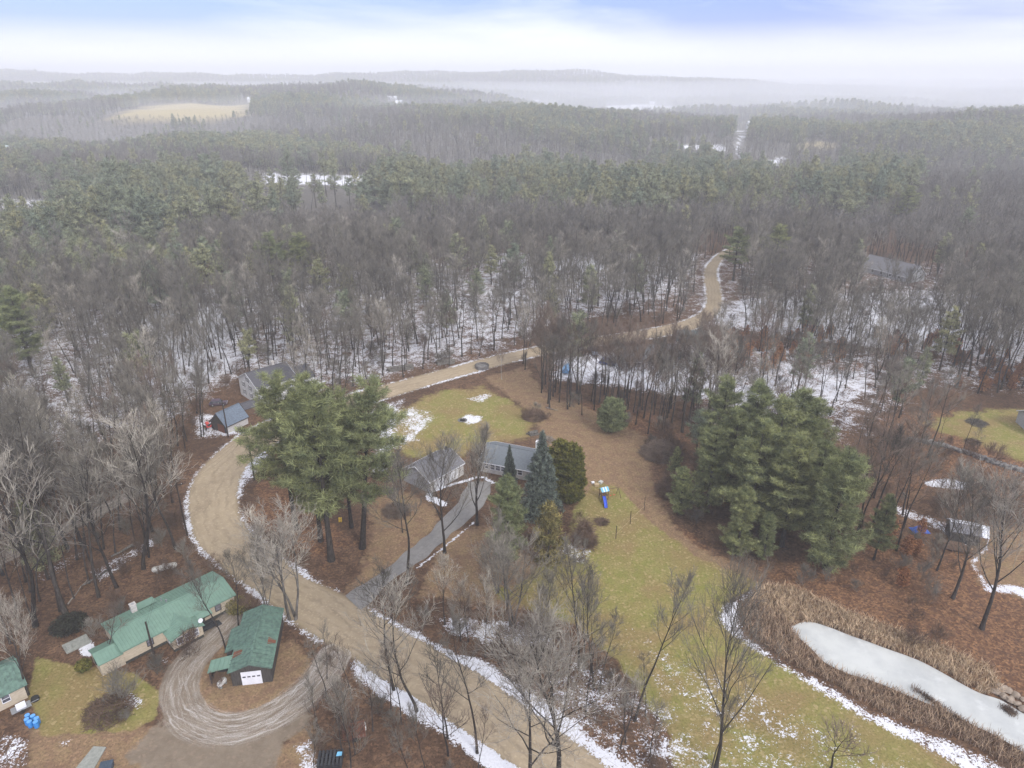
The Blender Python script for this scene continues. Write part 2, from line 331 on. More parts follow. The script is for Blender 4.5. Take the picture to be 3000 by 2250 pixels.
wood_track = smooth_line([at(*p) for p in [(-120, 1700), (0, 1640), (100, 1590), (194, 1546), (335, 1475), (400, 1440)]], 30)

xs = np.concatenate([-np.geomspace(265, 5200, 60)[::-1], np.arange(-262, -120, 1.6), np.arange(-120, 120, 0.62), np.arange(120.4, 264, 1.6), np.geomspace(266, 5200, 60)])
ys = np.concatenate([[-400, -150, -50, 0, 20, 32], np.arange(38, 150, 0.55), np.arange(150.3, 345, 1.15), np.geomspace(347, 5200, 130)])
X, Y = np.meshgrid(xs, ys); nx, ny = len(xs), len(ys)
Z = hgt(X, Y)
sh = X.shape
def smask(poly, soft): return sstep(-soft, soft, sdf(poly, X, Y))
grass = np.zeros(sh); tan = np.zeros(sh); snow = np.zeros(sh); rust = np.zeros(sh); drv = np.zeros(sh); sandy = np.zeros(sh)
def put(A, poly, amt=1.0, soft=1.5): np.maximum(A, amt * smask(poly, soft), out=A)
lawn_right = fpoly([(1235, 1095), (1290, 1040), (1340, 1055), (1400, 1120), (1500, 1200), (1590, 1235), (1640, 1262), (1600, 1285), (1572, 1306), (1556, 1336), (1572, 1363), (1655, 1416), (1766, 1484), (1884, 1556), (2016, 1620), (2116, 1684), (2200, 1760), (1500, 1780), (1430, 1560), (1330, 1430), (1240, 1350), (1150, 1290), (1110, 1270), (1190, 1200), (1230, 1150)])
lawn_up = fpoly([(860, 985), (835, 920), (870, 880), (950, 842), (1040, 838), (1110, 870), (1160, 905), (1150, 945), (1040, 960), (1000, 985), (900, 985)])
lawn_right = lawn_right; put(grass, lawn_right, 1, 2.2); put(grass, lawn_up, .95, 7)
put(grass, fpoly([(830, 1060), (870, 1060), (930, 1110), (900, 1150), (830, 1130)]), .45, 2)
put(grass, fpoly([(80, 1420), (170, 1440), (290, 1450), (345, 1500), (340, 1550), (290, 1575), (180, 1585), (90, 1590), (60, 1500)]), 1, 1.2)
put(grass, fpoly([(1995, 915), (2060, 890), (2230, 880), (2300, 930), (2300, 1030), (2180, 985), (2090, 955)]), .9, 6)
put(grass, fpoly([(1050, 1255), (1200, 1290), (1240, 1350), (1150, 1330), (1060, 1290)]), .7, 2)
leafy = [fpoly([(1040, 812), (1140, 790), (1180, 850), (1300, 890), (1400, 945), (1420, 1060), (1480, 1160), (1640, 1240), (1640, 1280), (1500, 1230), (1390, 1150), (1320, 1080), (1250, 1100), (1240, 1000), (1160, 960), (1150, 900)]),
         fpoly([(800, 1040), (880, 1060), (960, 1110), (930, 1180), (850, 1260), (740, 1280), (800, 1180), (790, 1100)]),
         fpoly([(960, 1150), (1060, 1130), (1180, 1230), (1130, 1330), (950, 1290), (900, 1290)]),
         fpoly([(60, 1560), (300, 1560), (420, 1600), (600, 1600), (680, 1560), (700, 1680), (250, 1760), (60, 1760)]),
         fpoly([(500, 1370), (640, 1380), (700, 1450), (640, 1560), (520, 1590), (430, 1560), (400, 1470)]),
         fpoly([(2080, 1160), (2300, 1100), (2300, 1350), (2120, 1260)])]
for p in leafy: put(tan, p, .8, 3)
put(tan, fpoly([(1290, 905), (1390, 960), (1410, 1080), (1330, 1060), (1260, 960)]), 1, 3)
for p in [fpoly([(1640, 1230), (1900, 1150), (2300, 1230), (2300, 1560), (2100, 1500), (1900, 1400), (1700, 1290)]), fpoly([(1420, 1100), (1500, 1150), (1650, 1260), (1500, 1210)]),
          fpoly([(1580, 800), (1760, 770), (1900, 790), (1750, 840), (1620, 860)]), fpoly([(1200, 860), (1420, 890), (1500, 960), (1380, 950), (1280, 900)]),
          fpoly([(560, 1020), (700, 1060), (760, 1180), (700, 1240), (620, 1180), (530, 1120)]), fpoly([(1900, 900), (2060, 880), (2250, 1020), (2200, 1080), (1900, 1050)])]: put(rust, p, .75, 4)
# snow
for p, a, s in [
    (fpoly([(200, 640), (560, 600), (900, 560), (1000, 560), (1150, 640), (1130, 760), (850, 830), (640, 870), (520, 830), (450, 880), (380, 930), (100, 1000), (-100, 950), (-100, 700)]), .50, 14),
    (fpoly([(380, 640), (560, 660), (560, 800), (440, 860), (300, 860), (250, 700)]), .62, 12),
    (fpoly([(1000, 540), (1540, 540), (1510, 640), (1300, 690), (1130, 740), (850, 800), (820, 720), (1000, 620)]), .53, 12),
    (fpoly([(1180, 560), (1300, 560), (1330, 585), (1180, 585)]), .8, 5),
    (fpoly([(1480, 700), (1700, 735), (2300, 800), (2300, 640), (1980, 620), (1580, 640)]), .58, 8),
    (fpoly([(1870, 680), (2000, 690), (2010, 730), (1880, 720)]), .85, 4),
    (fpoly([(1640, 755), (1900, 790), (1960, 850), (1860, 900), (1740, 940), (1560, 900), (1480, 830)]), .6, 14),
    (fpoly([(1480, 720), (2300, 760), (2300, 860), (1990, 850), (1960, 930), (1780, 990), (1520, 930), (1450, 850)]), .46, 14),
    (fpoly([(1200, 770), (1480, 735), (1600, 790), (1540, 870), (1400, 850), (1180, 820)]), .64, 5),
    (fpoly([(845, 985), (860, 900), (880, 870), (925, 885), (945, 905), (910, 950), (870, 975)]), .52, 3),
    (fpoly([(790, 880), (880, 855), (880, 900), (870, 960), (850, 1010), (790, 1040)]), .55, 4),
    (fpoly([(998, 862), (1060, 846), (1070, 852), (1040, 872)]), .55, 1.2), (fpoly([(984, 908), (1010, 892), (1045, 897), (1042, 912), (1010, 920)]), .66, 1),
    (fpoly([(925, 1325), (1100, 1335), (1205, 1375), (1190, 1400), (1080, 1405), (960, 1370)]), .52, 1.5),
    (fpoly([(1180, 1370), (1280, 1420), (1420, 1500), (1600, 1659), (1600, 1750), (1300, 1750), (1150, 1500)]), .42, 3),
    (fpoly([(1280, 1290), (1450, 1380), (1650, 1480), (2000, 1640), (2100, 1750), (1560, 1750), (1420, 1560)]), .37, 6),
    (T3([(210, 690), (255, 600), (330, 540), (440, 508), (520, 500), (380, 600), (370, 700), (420, 800), (560, 900), (720, 1020), (900, 1090), (1200, 1270), (1400, 1360), (1800, 1490), (2100, 1659), (2300, 1800), (1900, 1750), (1600, 1560), (1200, 1370), (850, 1150), (520, 950), (260, 770)]), .63, 1.4),
    (fpoly([(-40, 1590), (40, 1580), (75, 1610), (70, 1700), (-40, 1700)]), .45, 1), (fpoly([(252, 1495), (275, 1488), (312, 1510), (310, 1535), (265, 1530)]), .62, .8), (fpoly([(150, 1385), (200, 1380), (215, 1420), (180, 1422)]), .7, .5),
    (fpoly([(330, 1400), (420, 1420), (400, 1445), (330, 1440)]), .33, 1), (fpoly([(632, 1610), (680, 1590), (700, 1660), (640, 1680)]), .5, 1), (fpoly([(115, 1605), (150, 1590), (170, 1600), (140, 1630)]), .35, .6),
    (fpoly([(1990, 1040), (2040, 1032), (2095, 1042), (2085, 1060), (2010, 1052)]), .75, .8), (fpoly([(1920, 1085), (2060, 1130), (2120, 1150), (2100, 1185), (2030, 1150), (1930, 1110)]), .55, 1.5),
    (T3([(1860, 330), (1960, 220), (1990, 240), (1900, 340), (1990, 470), (2100, 470), (2240, 480), (2300, 620), (2150, 540), (1960, 520)]), .68, 1.0),
    (fpoly([(520, 975), (560, 960), (590, 985), (560, 1020), (530, 1060), (515, 1120), (505, 1060)]), .55, 1.5), (fpoly([(440, 890), (520, 905), (520, 940), (420, 950), (410, 900)]), .55, 2),
    (spoly([(720, 1130), (815, 1108), (830, 1180), (940, 1225), (1060, 1290), (1040, 1340), (960, 1345), (840, 1290), (720, 1250)], (1120, 1240), 5.53), .95, .35),
    (fpoly([(60, 1240), (180, 1180), (200, 1195), (80, 1270)]), .4, 2), (fpoly([(190, 1235), (330, 1160), (345, 1172), (215, 1260)]), .5, .8),
    (fpoly([(-60, 425), (170, 430), (190, 500), (-60, 510)]), .62, 20), (fpoly([(200, 440), (330, 445), (320, 470), (200, 465)]), .7, 12),
    (fpoly([(0, 600), (300, 590), (700, 540), (1000, 520), (1500, 540), (2212, 560), (2212, 760), (1600, 700), (0, 700)]), .40, 20),
    (fpoly([(1085, 1200), (1180, 1230), (1270, 1170), (1280, 1210), (1230, 1250), (1120, 1260)]), .22, 2), (fpoly([(1190, 1170), (1250, 1165), (1285, 1190), (1260, 1225), (1215, 1200)]), .5, 1)]:
    put(snow, p, a, s)
dr, sg, alr = dline(road_mid, X, Y); ins = sdf(road_poly, X, Y)
near_road = -ins
lower = Y < 77
bank = sstep(-.5, .8, near_road) * (1 - sstep(np.where(lower, 1.3, .4), np.where(lower, 4.0, 2.6), near_road))
snow = np.maximum(snow, bank * np.where(lower, .86, .62) * (1 + .18 * np.sin(X * .31 + 1.3 * np.sin(Y * .23))) * (1 - smask(drive_poly, 1.0)) * (1 - .85 * sstep(-2.5, .5, -dline(loop, X, Y)[0] + 2.0)))
sandy = sstep(-1.5, 0.2, ins) * (1 - sstep(1, 2.0, near_road))
line = smooth_line(spoly([(800, 1105), (1000, 1035), (1150, 985), (1300, 945), (1420, 915), (1500, 880), (1600, 865), (1680, 890), (1730, 940), (1800, 960)], (1120, 1240), 5.53), 30)
snow = np.maximum(snow, .95 * (1 - sstep(.25, .55, dline(line, X, Y)[0])))
gedge = smooth_line([at(*p) for p in [(1224, 1662), (1290, 1612), (1389, 1530)]], 20); snow = np.maximum(snow, .62 * (1 - sstep(.15, .4, dline(gedge, X, Y)[0])))
dl, ls, la = dline(loop, X, Y)
trk = 1 - sstep(1.6, 3.2, dl)
drv = np.maximum(drv, trk)
put(drv, T1([(880, 1659), (800, 1590), (960, 1420), (1060, 1290), (1150, 1400), (1400, 1480), (1700, 1440), (1980, 1290), (2080, 1310), (1850, 1500), (1800, 1800), (880, 1800)]), .8, 1.6)
dt, ts, ta = dline(wood_track, X, Y); wt = 1 - sstep(1.2, 2.4, dt); drv = np.maximum(drv, wt * .9)
trk_u = np.where(wt > .05, dt * ts, dl * ls); trk_v = np.where(wt > .05, ta, la); trk_m = np.maximum(trk * np.where(la > 18, 1, .55), wt * .6)
# far fields and clearings
field_tan = [spoly([(325, 352), (365, 328), (430, 312), (600, 306), (727, 305), (722, 340), (640, 352), (520, 352), (400, 352)]), spoly([(2330, 425), (2400, 412), (2445, 420), (2430, 436), (2340, 438)]), spoly([(2640, 290), (2700, 292), (2790, 308), (2740, 314), (2660, 302)])]
fieldm = np.zeros(sh)
for p in field_tan: np.maximum(fieldm, smask(p, 8), out=fieldm)
clear_far = [np.array([(-.335 * 560, 560), (-.2 * 560, 560), (-.2 * 612, 612), (-.335 * 612, 612)]), spoly([(2162, 384), (2186, 380), (2176, 400), (2166, 425), (2163, 450), (2180, 478), (2172, 478), (2154, 452), (2156, 425), (2164, 400)]), spoly([(2240, 470), (2290, 465), (2290, 505), (2240, 505)]),
             spoly([(2000, 425), (2125, 425), (2125, 446), (2000, 440)]), spoly([(1780, 312), (1960, 312), (1970, 338), (1780, 340)]), spoly([(2310, 330), (2500, 335), (2500, 350), (2310, 345)]), spoly([(1560, 305), (1620, 308), (1640, 330), (1570, 325)])]
farsnow = np.zeros(sh)
for p in clear_far: np.maximum(farsnow, .95 * smask(p, 6), out=farsnow)
snow = np.maximum(snow, farsnow)
snow = np.maximum(snow, .30 * sstep(420, 560, Y)) * (1 - fieldm)

V = np.stack([X, Y, Z], -1).reshape(-1, 3)
ii = np.arange(nx * ny).reshape(ny, nx)
Fq = np.stack([ii[:-1, :-1], ii[:-1, 1:], ii[1:, 1:], ii[1:, :-1]], -1).reshape(-1, 4)
gm = bpy.data.materials.new('ground'); gm.use_nodes = True
me = np_mesh('ground', V, Fq, [gm], smooth=True)
def attr(name, A):
    a = me.attributes.new(name, 'FLOAT', 'POINT'); a.data.foreach_set('value', A.astype(np.float32).ravel())
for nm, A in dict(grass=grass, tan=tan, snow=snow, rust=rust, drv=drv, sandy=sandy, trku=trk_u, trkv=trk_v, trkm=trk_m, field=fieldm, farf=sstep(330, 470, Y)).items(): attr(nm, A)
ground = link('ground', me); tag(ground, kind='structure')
t = gm.node_tree; gb = t.nodes['Principled BSDF']; gb.inputs['Roughness'].default_value = .95; gb.inputs['Specular IOR Level'].default_value = .1
def at_(n): return N(t, 'ShaderNodeAttribute', attribute_name=n).outputs['Fac']
tcg = N(t, 'ShaderNodeTexCoord').outputs['Object']
def noise(scale, detail=4, rough=.6, vec=None, dist=0.0):
    n = N(t, 'ShaderNodeTexNoise', inp={'Scale': scale, 'Detail': detail, 'Roughness': rough, 'Distortion': dist}); L(t, vec or tcg, n.inputs['Vector']); return n.outputs[0]
def mr(v, a, b, c=0.0, d=1.0, s='LINEAR'):
    n = N(t, 'ShaderNodeMapRange', interpolation_type=s, inp={1: a, 2: b, 3: c, 4: d}); L(t, v, n.inputs[0]); return n.outputs[0]
def ma(op, a, b, clamp=False):
    n = N(t, 'ShaderNodeMath', operation=op, use_clamp=clamp)
    for i, q in enumerate((a, b)):
        if isinstance(q, (int, float)): n.inputs[i].default_value = q
        else: L(t, q, n.inputs[i])
    return n.outputs[0]
def mixc(f, a, b, mode='MIX'):
    n = N(t, 'ShaderNodeMix', data_type='RGBA', blend_type=mode)
    for i, q in ((0, f), (6, a), (7, b)):
        if isinstance(q, tuple): n.inputs[i].default_value = (*q, 1)
        elif isinstance(q, (int, float)): n.inputs[i].default_value = q
        else: L(t, q, n.inputs[i])
    return n.outputs[2]
n_big = noise(.06, 5); n_mid = noise(.5, 5, .65); n_fine = noise(3.2, 6, .75); n_leaf = noise(9.0, 3, .7)
leafv = N(t, 'ShaderNodeTexVoronoi', inp={'Scale': 3.0}); L(t, tcg, leafv.inputs['Vector'])
lsep = N(t, 'ShaderNodeSeparateColor'); L(t, leafv.outputs['Color'], lsep.inputs[0]); lr = lsep.outputs[0]; lg = lsep.outputs[1]
litter = mixc(mr(n_mid, .38, .62), (.082, .048, .031), (.155, .096, .061))
litter = mixc(ma('MULTIPLY', mr(lr, .55, 1.0), mr(n_fine, .35, .6)), litter, (.30, .175, .10))
litter = mixc(mr(n_fine, .5, .6, 0, .75), litter, (.028, .018, .014)); litter = mixc(mr(n_big, .42, .62, 0, .5), litter, (.052, .033, .023))
rustc = mixc(mr(lr, .3, .9), (.135, .07, .04), (.30, .165, .085)); rustc = mixc(mr(n_fine, .48, .6, 0, .8), rustc, (.055, .036, .028)); rustc = mixc(mr(n_mid, .5, .65, 0, .5), rustc, (.09, .058, .044))
tanc = mixc(mr(n_mid, .38, .62), (.26, .185, .10), (.2, .125, .08)); tanc = mixc(mr(lr, .6, 1, 0, .7), tanc, (.34, .225, .135)); tanc = mixc(mr(n_fine, .49, .61, 0, .7), tanc, (.095, .066, .048))
grc = mixc(mr(n_mid, .38, .62), (0.20, 0.20, 0.055), (0.26, 0.225, 0.085)); grc = mixc(mr(noise(.11, 5, .6, dist=.4), .42, .6, 0, .85), grc, (0.25, 0.175, 0.085)); grc = mixc(mr(n_fine, .49, .6, 0, .7), grc, (.12, .115, .035)); grc = mixc(mr(lg, .82, 1.0, 0, .7), grc, (.38, .3, .16))
def edge(m, amt=.9, n=None):
    return mr(ma('ADD', m, ma('MULTIPLY', ma('SUBTRACT', n or n_mid, .5), amt)), .38, .62, s='SMOOTHSTEP')
a_rust, a_tan, a_grass, a_drv, a_snow, a_sand = [at_(k) for k in ('rust', 'tan', 'grass', 'drv', 'snow', 'sandy')]
n_zone = ma('ADD', ma('MULTIPLY', mr(noise(.13, 6, .65, dist=.5), .3, .7), .5), ma('ADD', ma('MULTIPLY', mr(noise(.9, 5, .7), .3, .7), .3), ma('MULTIPLY', mr(n_fine, .3, .7), .2)))
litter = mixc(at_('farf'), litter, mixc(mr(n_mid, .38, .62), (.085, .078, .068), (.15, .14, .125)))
col = mixc(edge(a_rust, 1.0, n_zone), litter, rustc)
col = mixc(edge(a_tan, 1.1, n_zone), col, tanc)
col = mixc(edge(a_grass, .85, n_zone), col, grc)
col = mixc(at_('field'), col, mixc(n_big, (.42, .36, .2), (.36, .3, .17)))
dirt = mixc(mr(n_mid, .35, .65), (.225, .185, .14), (.17, .135, .10)); dirt = mixc(mr(lr, .75, 1, 0, .6), dirt, (.26, .2, .15))
col = mixc(edge(a_drv, .8, n_zone), col, dirt)
col = mixc(mr(a_sand, .2, .9), col, (.33, .27, .18))
# snow: patches whose cover follows the mask
sn_n = ma('ADD', ma('MULTIPLY', mr(noise(.30, 4, .6, dist=.6), .3, .7), .30), ma('ADD', ma('MULTIPLY', mr(noise(1.5, 4, .7, dist=1.0), .3, .7), .36), ma('MULTIPLY', mr(noise(4.2, 3, .7, dist=.6), .32, .68), .34)))
thr = ma('SUBTRACT', 1.0, a_snow)
sd_ = ma('SUBTRACT', sn_n, thr)
snowm = ma('MULTIPLY', mr(sd_, -.03, .06, s='SMOOTHSTEP'), mr(a_snow, .08, .2))
# wheel tracks with snow pressed into them
def tracks(fu_, fv_, wob, off):
    cv = N(t, 'ShaderNodeCombineXYZ'); wv_ = ma('MULTIPLY', ma('SUBTRACT', noise(.22, 3, .5), .5), wob)
    L(t, ma('ADD', ma('MULTIPLY', at_('trku'), fu_), ma('ADD', wv_, off)), cv.inputs[0]); L(t, ma('MULTIPLY', at_('trkv'), fv_), cv.inputs[1]); return noise(1.0, 7, .72, vec=cv.outputs[0])
tn = ma('MAXIMUM', tracks(2.3, .12, 3.2, 0.0), tracks(3.2, .18, -5.6, 7.0))
tw = mr(ma('ADD', ma('MULTIPLY', tn, .72), ma('MULTIPLY', n_leaf, .42)), .565, .70)
tmask = ma('MULTIPLY', tw, mr(at_('trkm'), .1, .7))
col = mixc(ma('MULTIPLY', tmask, .8), col, (.58, .56, .54))
snc = mixc(mr(n_fine, .35, .65), (.74, .755, .81), (.6, .61, .66))
col = mixc(snowm, col, snc)
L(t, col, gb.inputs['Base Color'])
bmp = N(t, 'ShaderNodeBump', inp={'Strength': .55, 'Distance': .18}); L(t, ma('ADD', n_fine, ma('MULTIPLY', lr, .3)), bmp.inputs['Height']); L(t, bmp.outputs[0], gb.inputs['Normal'])

# roads as sheets over the ground
def strip(name, A, B, z, m, cols=9, jit=.12):
    n = len(A); V = []; s = np.concatenate([[0], np.cumsum(np.linalg.norm(np.diff((A + B) / 2, axis=0), axis=1))])
    uv = []
    for i in range(n):
        for j in range(cols):
            q = j / (cols - 1); p = A[i] * (1 - q) + B[i] * q
            if j in (0, cols - 1): p = p + jit * np.array([math.sin(s[i] * .37 + j) + .6 * math.sin(s[i] * 1.13 + 2 + j), math.sin(s[i] * .53 + 2 * j) + .6 * math.sin(s[i] * 1.41 + j)])
            crown_ = .10 * (1 - (2 * q - 1) ** 2)
            V.append((p[0], p[1], z + crown_ + float(hgt(p[0], p[1])))); uv.append((q, s[i]))
    idx = np.arange(n * cols).reshape(n, cols)
    me = np_mesh(name, V, np.stack([idx[:-1, :-1], idx[1:, :-1], idx[1:, 1:], idx[:-1, 1:]], -1).reshape(-1, 4), [m], smooth=True)
    a = me.attributes.new('ru', 'FLOAT', 'POINT'); a.data.foreach_set('value', [u[0] for u in uv])
    a = me.attributes.new('rv', 'FLOAT', 'POINT'); a.data.foreach_set('value', [u[1] for u in uv])
    o = link(name, me); tag(o, kind='structure'); return o
def roadmat(name, c1, c2, c3):
    global t, tcg
    m = bpy.data.materials.new(name); m.use_nodes = True; t = m.node_tree; b = t.nodes['Principled BSDF']; b.inputs['Roughness'].default_value = .9; b.inputs['Specular IOR Level'].default_value = .15
    tcg = N(t, 'ShaderNodeTexCoord').outputs['Object']
    cv = N(t, 'ShaderNodeCombineXYZ'); L(t, ma('MULTIPLY', at_('ru'), 16), cv.inputs[0]); L(t, ma('MULTIPLY', at_('rv'), .06), cv.inputs[1])
    a = noise(1.0, 4, .6, vec=cv.outputs[0]); b_ = noise(.7, 5); c_ = noise(6, 5, .7)
    col = mixc(mr(a, .3, .7), c1, tuple((u_ + v_) / 2 for u_, v_ in zip(c1, c2))); col = mixc(mr(b_, .45, .7, 0, .6), col, c3); col = mixc(mr(c_, .5, .75, 0, .5), col, c2)
    wv_ = ma('MULTIPLY', ma('SUBTRACT', noise(.16, 4, .6), .5), .7); ph = ma('SINE', ma('MULTIPLY', ma('ADD', at_('ru'), wv_), 25.0), 0.0)
    rut = ma('MULTIPLY', mr(ph, .25, .95), mr(noise(.35, 5, .7), .38, .58)); col = mixc(ma('MULTIPLY', rut, .5), col, tuple(q_ * .7 for q_ in c2))
    damp = mr(noise(.09, 6, .65, dist=.6), .52, .64); col = mixc(ma('MULTIPLY', damp, .5), col, tuple(q_ * .72 for q_ in c2))
    peb = N(t, 'ShaderNodeTexVoronoi', inp={'Scale': 4.0}); L(t, tcg, peb.inputs['Vector']); ps_ = N(t, 'ShaderNodeSeparateColor'); L(t, peb.outputs['Color'], ps_.inputs[0]); col = mixc(mr(ps_.outputs[0], .8, 1.0, 0, .5), col, tuple(min(1, q_ * 1.35) for q_ in c1))
    L(t, col, b.inputs['Base Color'])
    bmp = N(t, 'ShaderNodeBump', inp={'Strength': .3, 'Distance': .08}); L(t, c_, bmp.inputs['Height']); L(t, bmp.outputs[0], b.inputs['Normal'])
    return m
strip('dirt_road', rL, rR, .012, roadmat('dirt_road', (.37, .30, .205), (.295, .235, .165), (.42, .345, .25)))
dA = smooth_line([at(*p) for p in [(1010, 1745), (1080, 1700), (1167, 1643), (1230, 1583), (1289, 1526), (1338, 1484), (1352, 1445), (1372, 1412)]], 90)
dB = smooth_line([at(*p) for p in [(1066, 1800), (1150, 1716), (1244, 1645), (1310, 1592), (1389, 1530), (1429, 1488), (1452, 1450), (1462, 1412)]], 90)
dB = dA + .8 * (dB - dA)
strip('driveway', dA, dB, .02, roadmat('gravel_drive', (.2, .195, .19), (.26, .255, .25), (.15, .14, .135)), jit=.22)

# pond: ice sheet
ice_poly = smooth_line(T3([(700, 745), (790, 705), (870, 720), (960, 750), (1080, 800), (1200, 840), (1330, 890), (1450, 930), (1560, 975), (1680, 1040), (1800, 1110), (1930, 1180), (2050, 1210), (2130, 1260), (2212, 1310), (2450, 1440), (2520, 1600), (2500, 1800), (2380, 1700), (2212, 1560), (2100, 1490), (1990, 1430), (1850, 1370), (1700, 1285), (1500, 1210), (1280, 1110), (1100, 1060), (980, 1010), (900, 965), (850, 900), (780, 840), (720, 785), (700, 745)]), 150, 2)
im = bpy.data.materials.new('pond_ice'); im.use_nodes = True; t = im.node_tree; ib = t.nodes['Principled BSDF']; tcg = N(t, 'ShaderNodeTexCoord').outputs['Object']
ib.inputs['Roughness'].default_value = .38; ib.inputs['Specular IOR Level'].default_value = .4
c = mixc(mr(noise(.14, 5, .6), .38, .62), (.53, .55, .54), (.40, .42, .425)); c = mixc(mr(noise(1.6, 6, .7), .6, .75, 0, .5), c, (.36, .38, .4)); c = mixc(mr(noise(.35, 4), .58, .7, 0, .6), c, (.6, .62, .62)); L(t, c, ib.inputs['Base Color'])
mb = MB(); mb.add([(p[0], p[1], .03) for p in ice_poly[:-1]], [tuple(range(len(ice_poly) - 1))])
o = mb.build('pond_ice', im); tag(o, kind='structure')
if o.data.polygons[0].normal.z < 0: o.data.flip_normals()

# ------------------------------------------------------------------ tree generators (segments -> tapering tubes)
def tubes(S, n):
    """S: (m,8) p0 p1 r0 r1 -> verts, quads"""
    S = np.asarray(S, float); m = len(S); p0 = S[:, 0:3]; p1 = S[:, 3:6]; d = p1 - p0
    d = d / np.maximum(np.linalg.norm(d, axis=1, keepdims=True), 1e-6)
    ref = np.where(np.abs(d[:, 2:3]) > .9, [[1.0, 0.1, 0]], [[0.1, 0, 1.0]])
    u = np.cross(d, ref); u /= np.linalg.norm(u, axis=1, keepdims=True); v = np.cross(d, u)
    a = np.arange(n) * 2 * np.pi / n
    ring = u[:, None] * np.cos(a)[None, :, None] + v[:, None] * np.sin(a)[None, :, None]
    V = np.concatenate([p0[:, None] + ring * S[:, 6][:, None, None], p1[:, None] + ring * S[:, 7][:, None, None]], 1).reshape(-1, 3)
    b = (np.arange(m) * 2 * n)[:, None]; k = np.arange(n); k2 = (k + 1) % n
    Fq = np.stack([b + k, b + k2, b + n + k2, b + n + k], -1).reshape(-1, 4)
    return V, Fq
def rot_toward(d, ang, az, r):
    """unit vector at angle ang from d"""
    ref = np.array([0, 0, 1.0]) if abs(d[2]) < .9 else np.array([1.0, 0, 0])
    u = np.cross(d, ref); u /= np.linalg.norm(u); v = np.cross(d, u)
    q = d * math.cos(ang) + (u * math.cos(az) + v * math.sin(az)) * math.sin(ang)
    return q / np.linalg.norm(q)
def bare(seed, H, r0, base, nlimb, spread, limb_f=.42, subs=6, twigs=6, fine=2, tw_r=.018, up=.5, stems=1, lean=0.0, lod=1.0):
    """leafless tree: trunk segments (trunk + limbs) and crown segments (branchlets + twigs)"""
    r = np.random.default_rng(seed); TR = []; CR = []
    for s in range(stems):
        sa = r.uniform(0, 6.28); d = np.array([0, 0, 1.0]); tilt = (0.10 + .12 * r.random() if stems > 1 else .02) ; d = rot_toward(d, tilt, sa, r); d[0] += lean; d /= np.linalg.norm(d)
        Hs = H * r.uniform(.85, 1) if stems > 1 else H
        p = np.array([math.cos(sa), math.sin(sa), 0]) * (.25 * (stems > 1)); p[2] = -.25; n = 12; pts = [p]
        for i in range(n):
            d = d + np.array([r.normal(0, .045), r.normal(0, .045), .05 if stems > 1 else .03]); d /= np.linalg.norm(d); p = p + d * Hs / n; pts.append(p)
        rs = r0 / math.sqrt(stems); rad = [rs * (1 - .93 * (i / n) ** .9) * (1.35 if i == 0 else 1) for i in range(n + 1)]
        for i in range(n): TR.append([*pts[i], *pts[i + 1], rad[i], rad[i + 1]])
        def on(tt):
            k = min(int(tt * n), n - 1); f = tt * n - k; return pts[k] * (1 - f) + pts[k + 1] * f, rad[k] * (1 - f) + rad[k + 1] * f
        nl = max(4, int(nlimb / (stems ** .5)))
        for li in range(nl):
            tt = base + (0.985 - base) * ((li + r.uniform(0, .9)) / nl) ** .85; q, qr = on(min(tt, .985))
            el = r.uniform(up - .15, up + .2) + (tt - base) * .35; az = li * 2.4 + r.uniform(-.5, .5)
            dd = np.array([math.cos(az) * math.cos(el), math.sin(az) * math.cos(el), math.sin(el)])
            ll = (Hs * limb_f * (1 - tt) * 1.15 + spread * .55) * r.uniform(.75, 1.2); lr_ = min(qr * .5, .021 * ll + .012)
            m = 4; lp = [q]; e = dd.copy()
            for i in range(m):
                e = e + np.array([r.normal(0, .1), r.normal(0, .1), .10 + r.normal(0, .06)]); e /= np.linalg.norm(e); lp.append(lp[-1] + e * ll / m)
            lrad = [lr_ * (1 - .8 * i / m) for i in range(m + 1)]
            for i in range(m): TR.append([*lp[i], *lp[i + 1], lrad[i], max(lrad[i + 1], .02)])
            ns = max(2, int(round(subs * lod)))
            for sb in range(ns + 1):
                ts = .22 + .78 * (sb + r.uniform(0, .8)) / (ns + 1) if sb < ns else 1.0
                k = min(int(ts * m), m - 1); f = ts * m - k; sp = lp[k] * (1 - f) + lp[k + 1] * f; base_d = lp[k + 1] - lp[k]; base_d /= np.linalg.norm(base_d)
                sdv = rot_toward(base_d, r.uniform(.35, .8) if sb < ns else .1, r.uniform(0, 6.28), r); sdv[2] += .25; sdv /= np.linalg.norm(sdv)
                sl = ll * r.uniform(.28, .5) * (1.15 - ts * .4) + .35; srad = max(tw_r * 1.5, lrad[k] * .45)
                mid = sp + sdv * sl * .5; e2 = sdv + np.array([r.normal(0, .15), r.normal(0, .15), .2]); e2 /= np.linalg.norm(e2); end = mid + e2 * sl * .5
                CR.append([*sp, *mid, srad, srad * .7]); CR.append([*mid, *end, srad * .7, tw_r])
                nt_ = max(2, int(round(twigs * lod)))
                for tw in range(nt_):
                    tq = .2 + .8 * (tw + r.random()) / nt_; bp = sp + (mid - sp) * tq * 2 if tq < .5 else mid + (end - mid) * (tq - .5) * 2
                    td = rot_toward(e2 if tq > .5 else sdv, r.uniform(.35, .95), r.uniform(0, 6.28), r); td[2] += .3; td /= np.linalg.norm(td)
                    tl = sl * r.uniform(.3, .55) + .25; te = bp + td * tl; CR.append([*bp, *te, tw_r, tw_r * .55])
                    for fi in range(fine):
                        fq = r.uniform(.3, .95); fp = bp + (te - bp) * fq; fd = rot_toward(td, r.uniform(.4, .9), r.uniform(0, 6.28), r); fd[2] += .2; fd /= np.linalg.norm(fd)
                        CR.append([*fp, *(fp + fd * tl * r.uniform(.4, .7)), tw_r * .7, tw_r * .4])
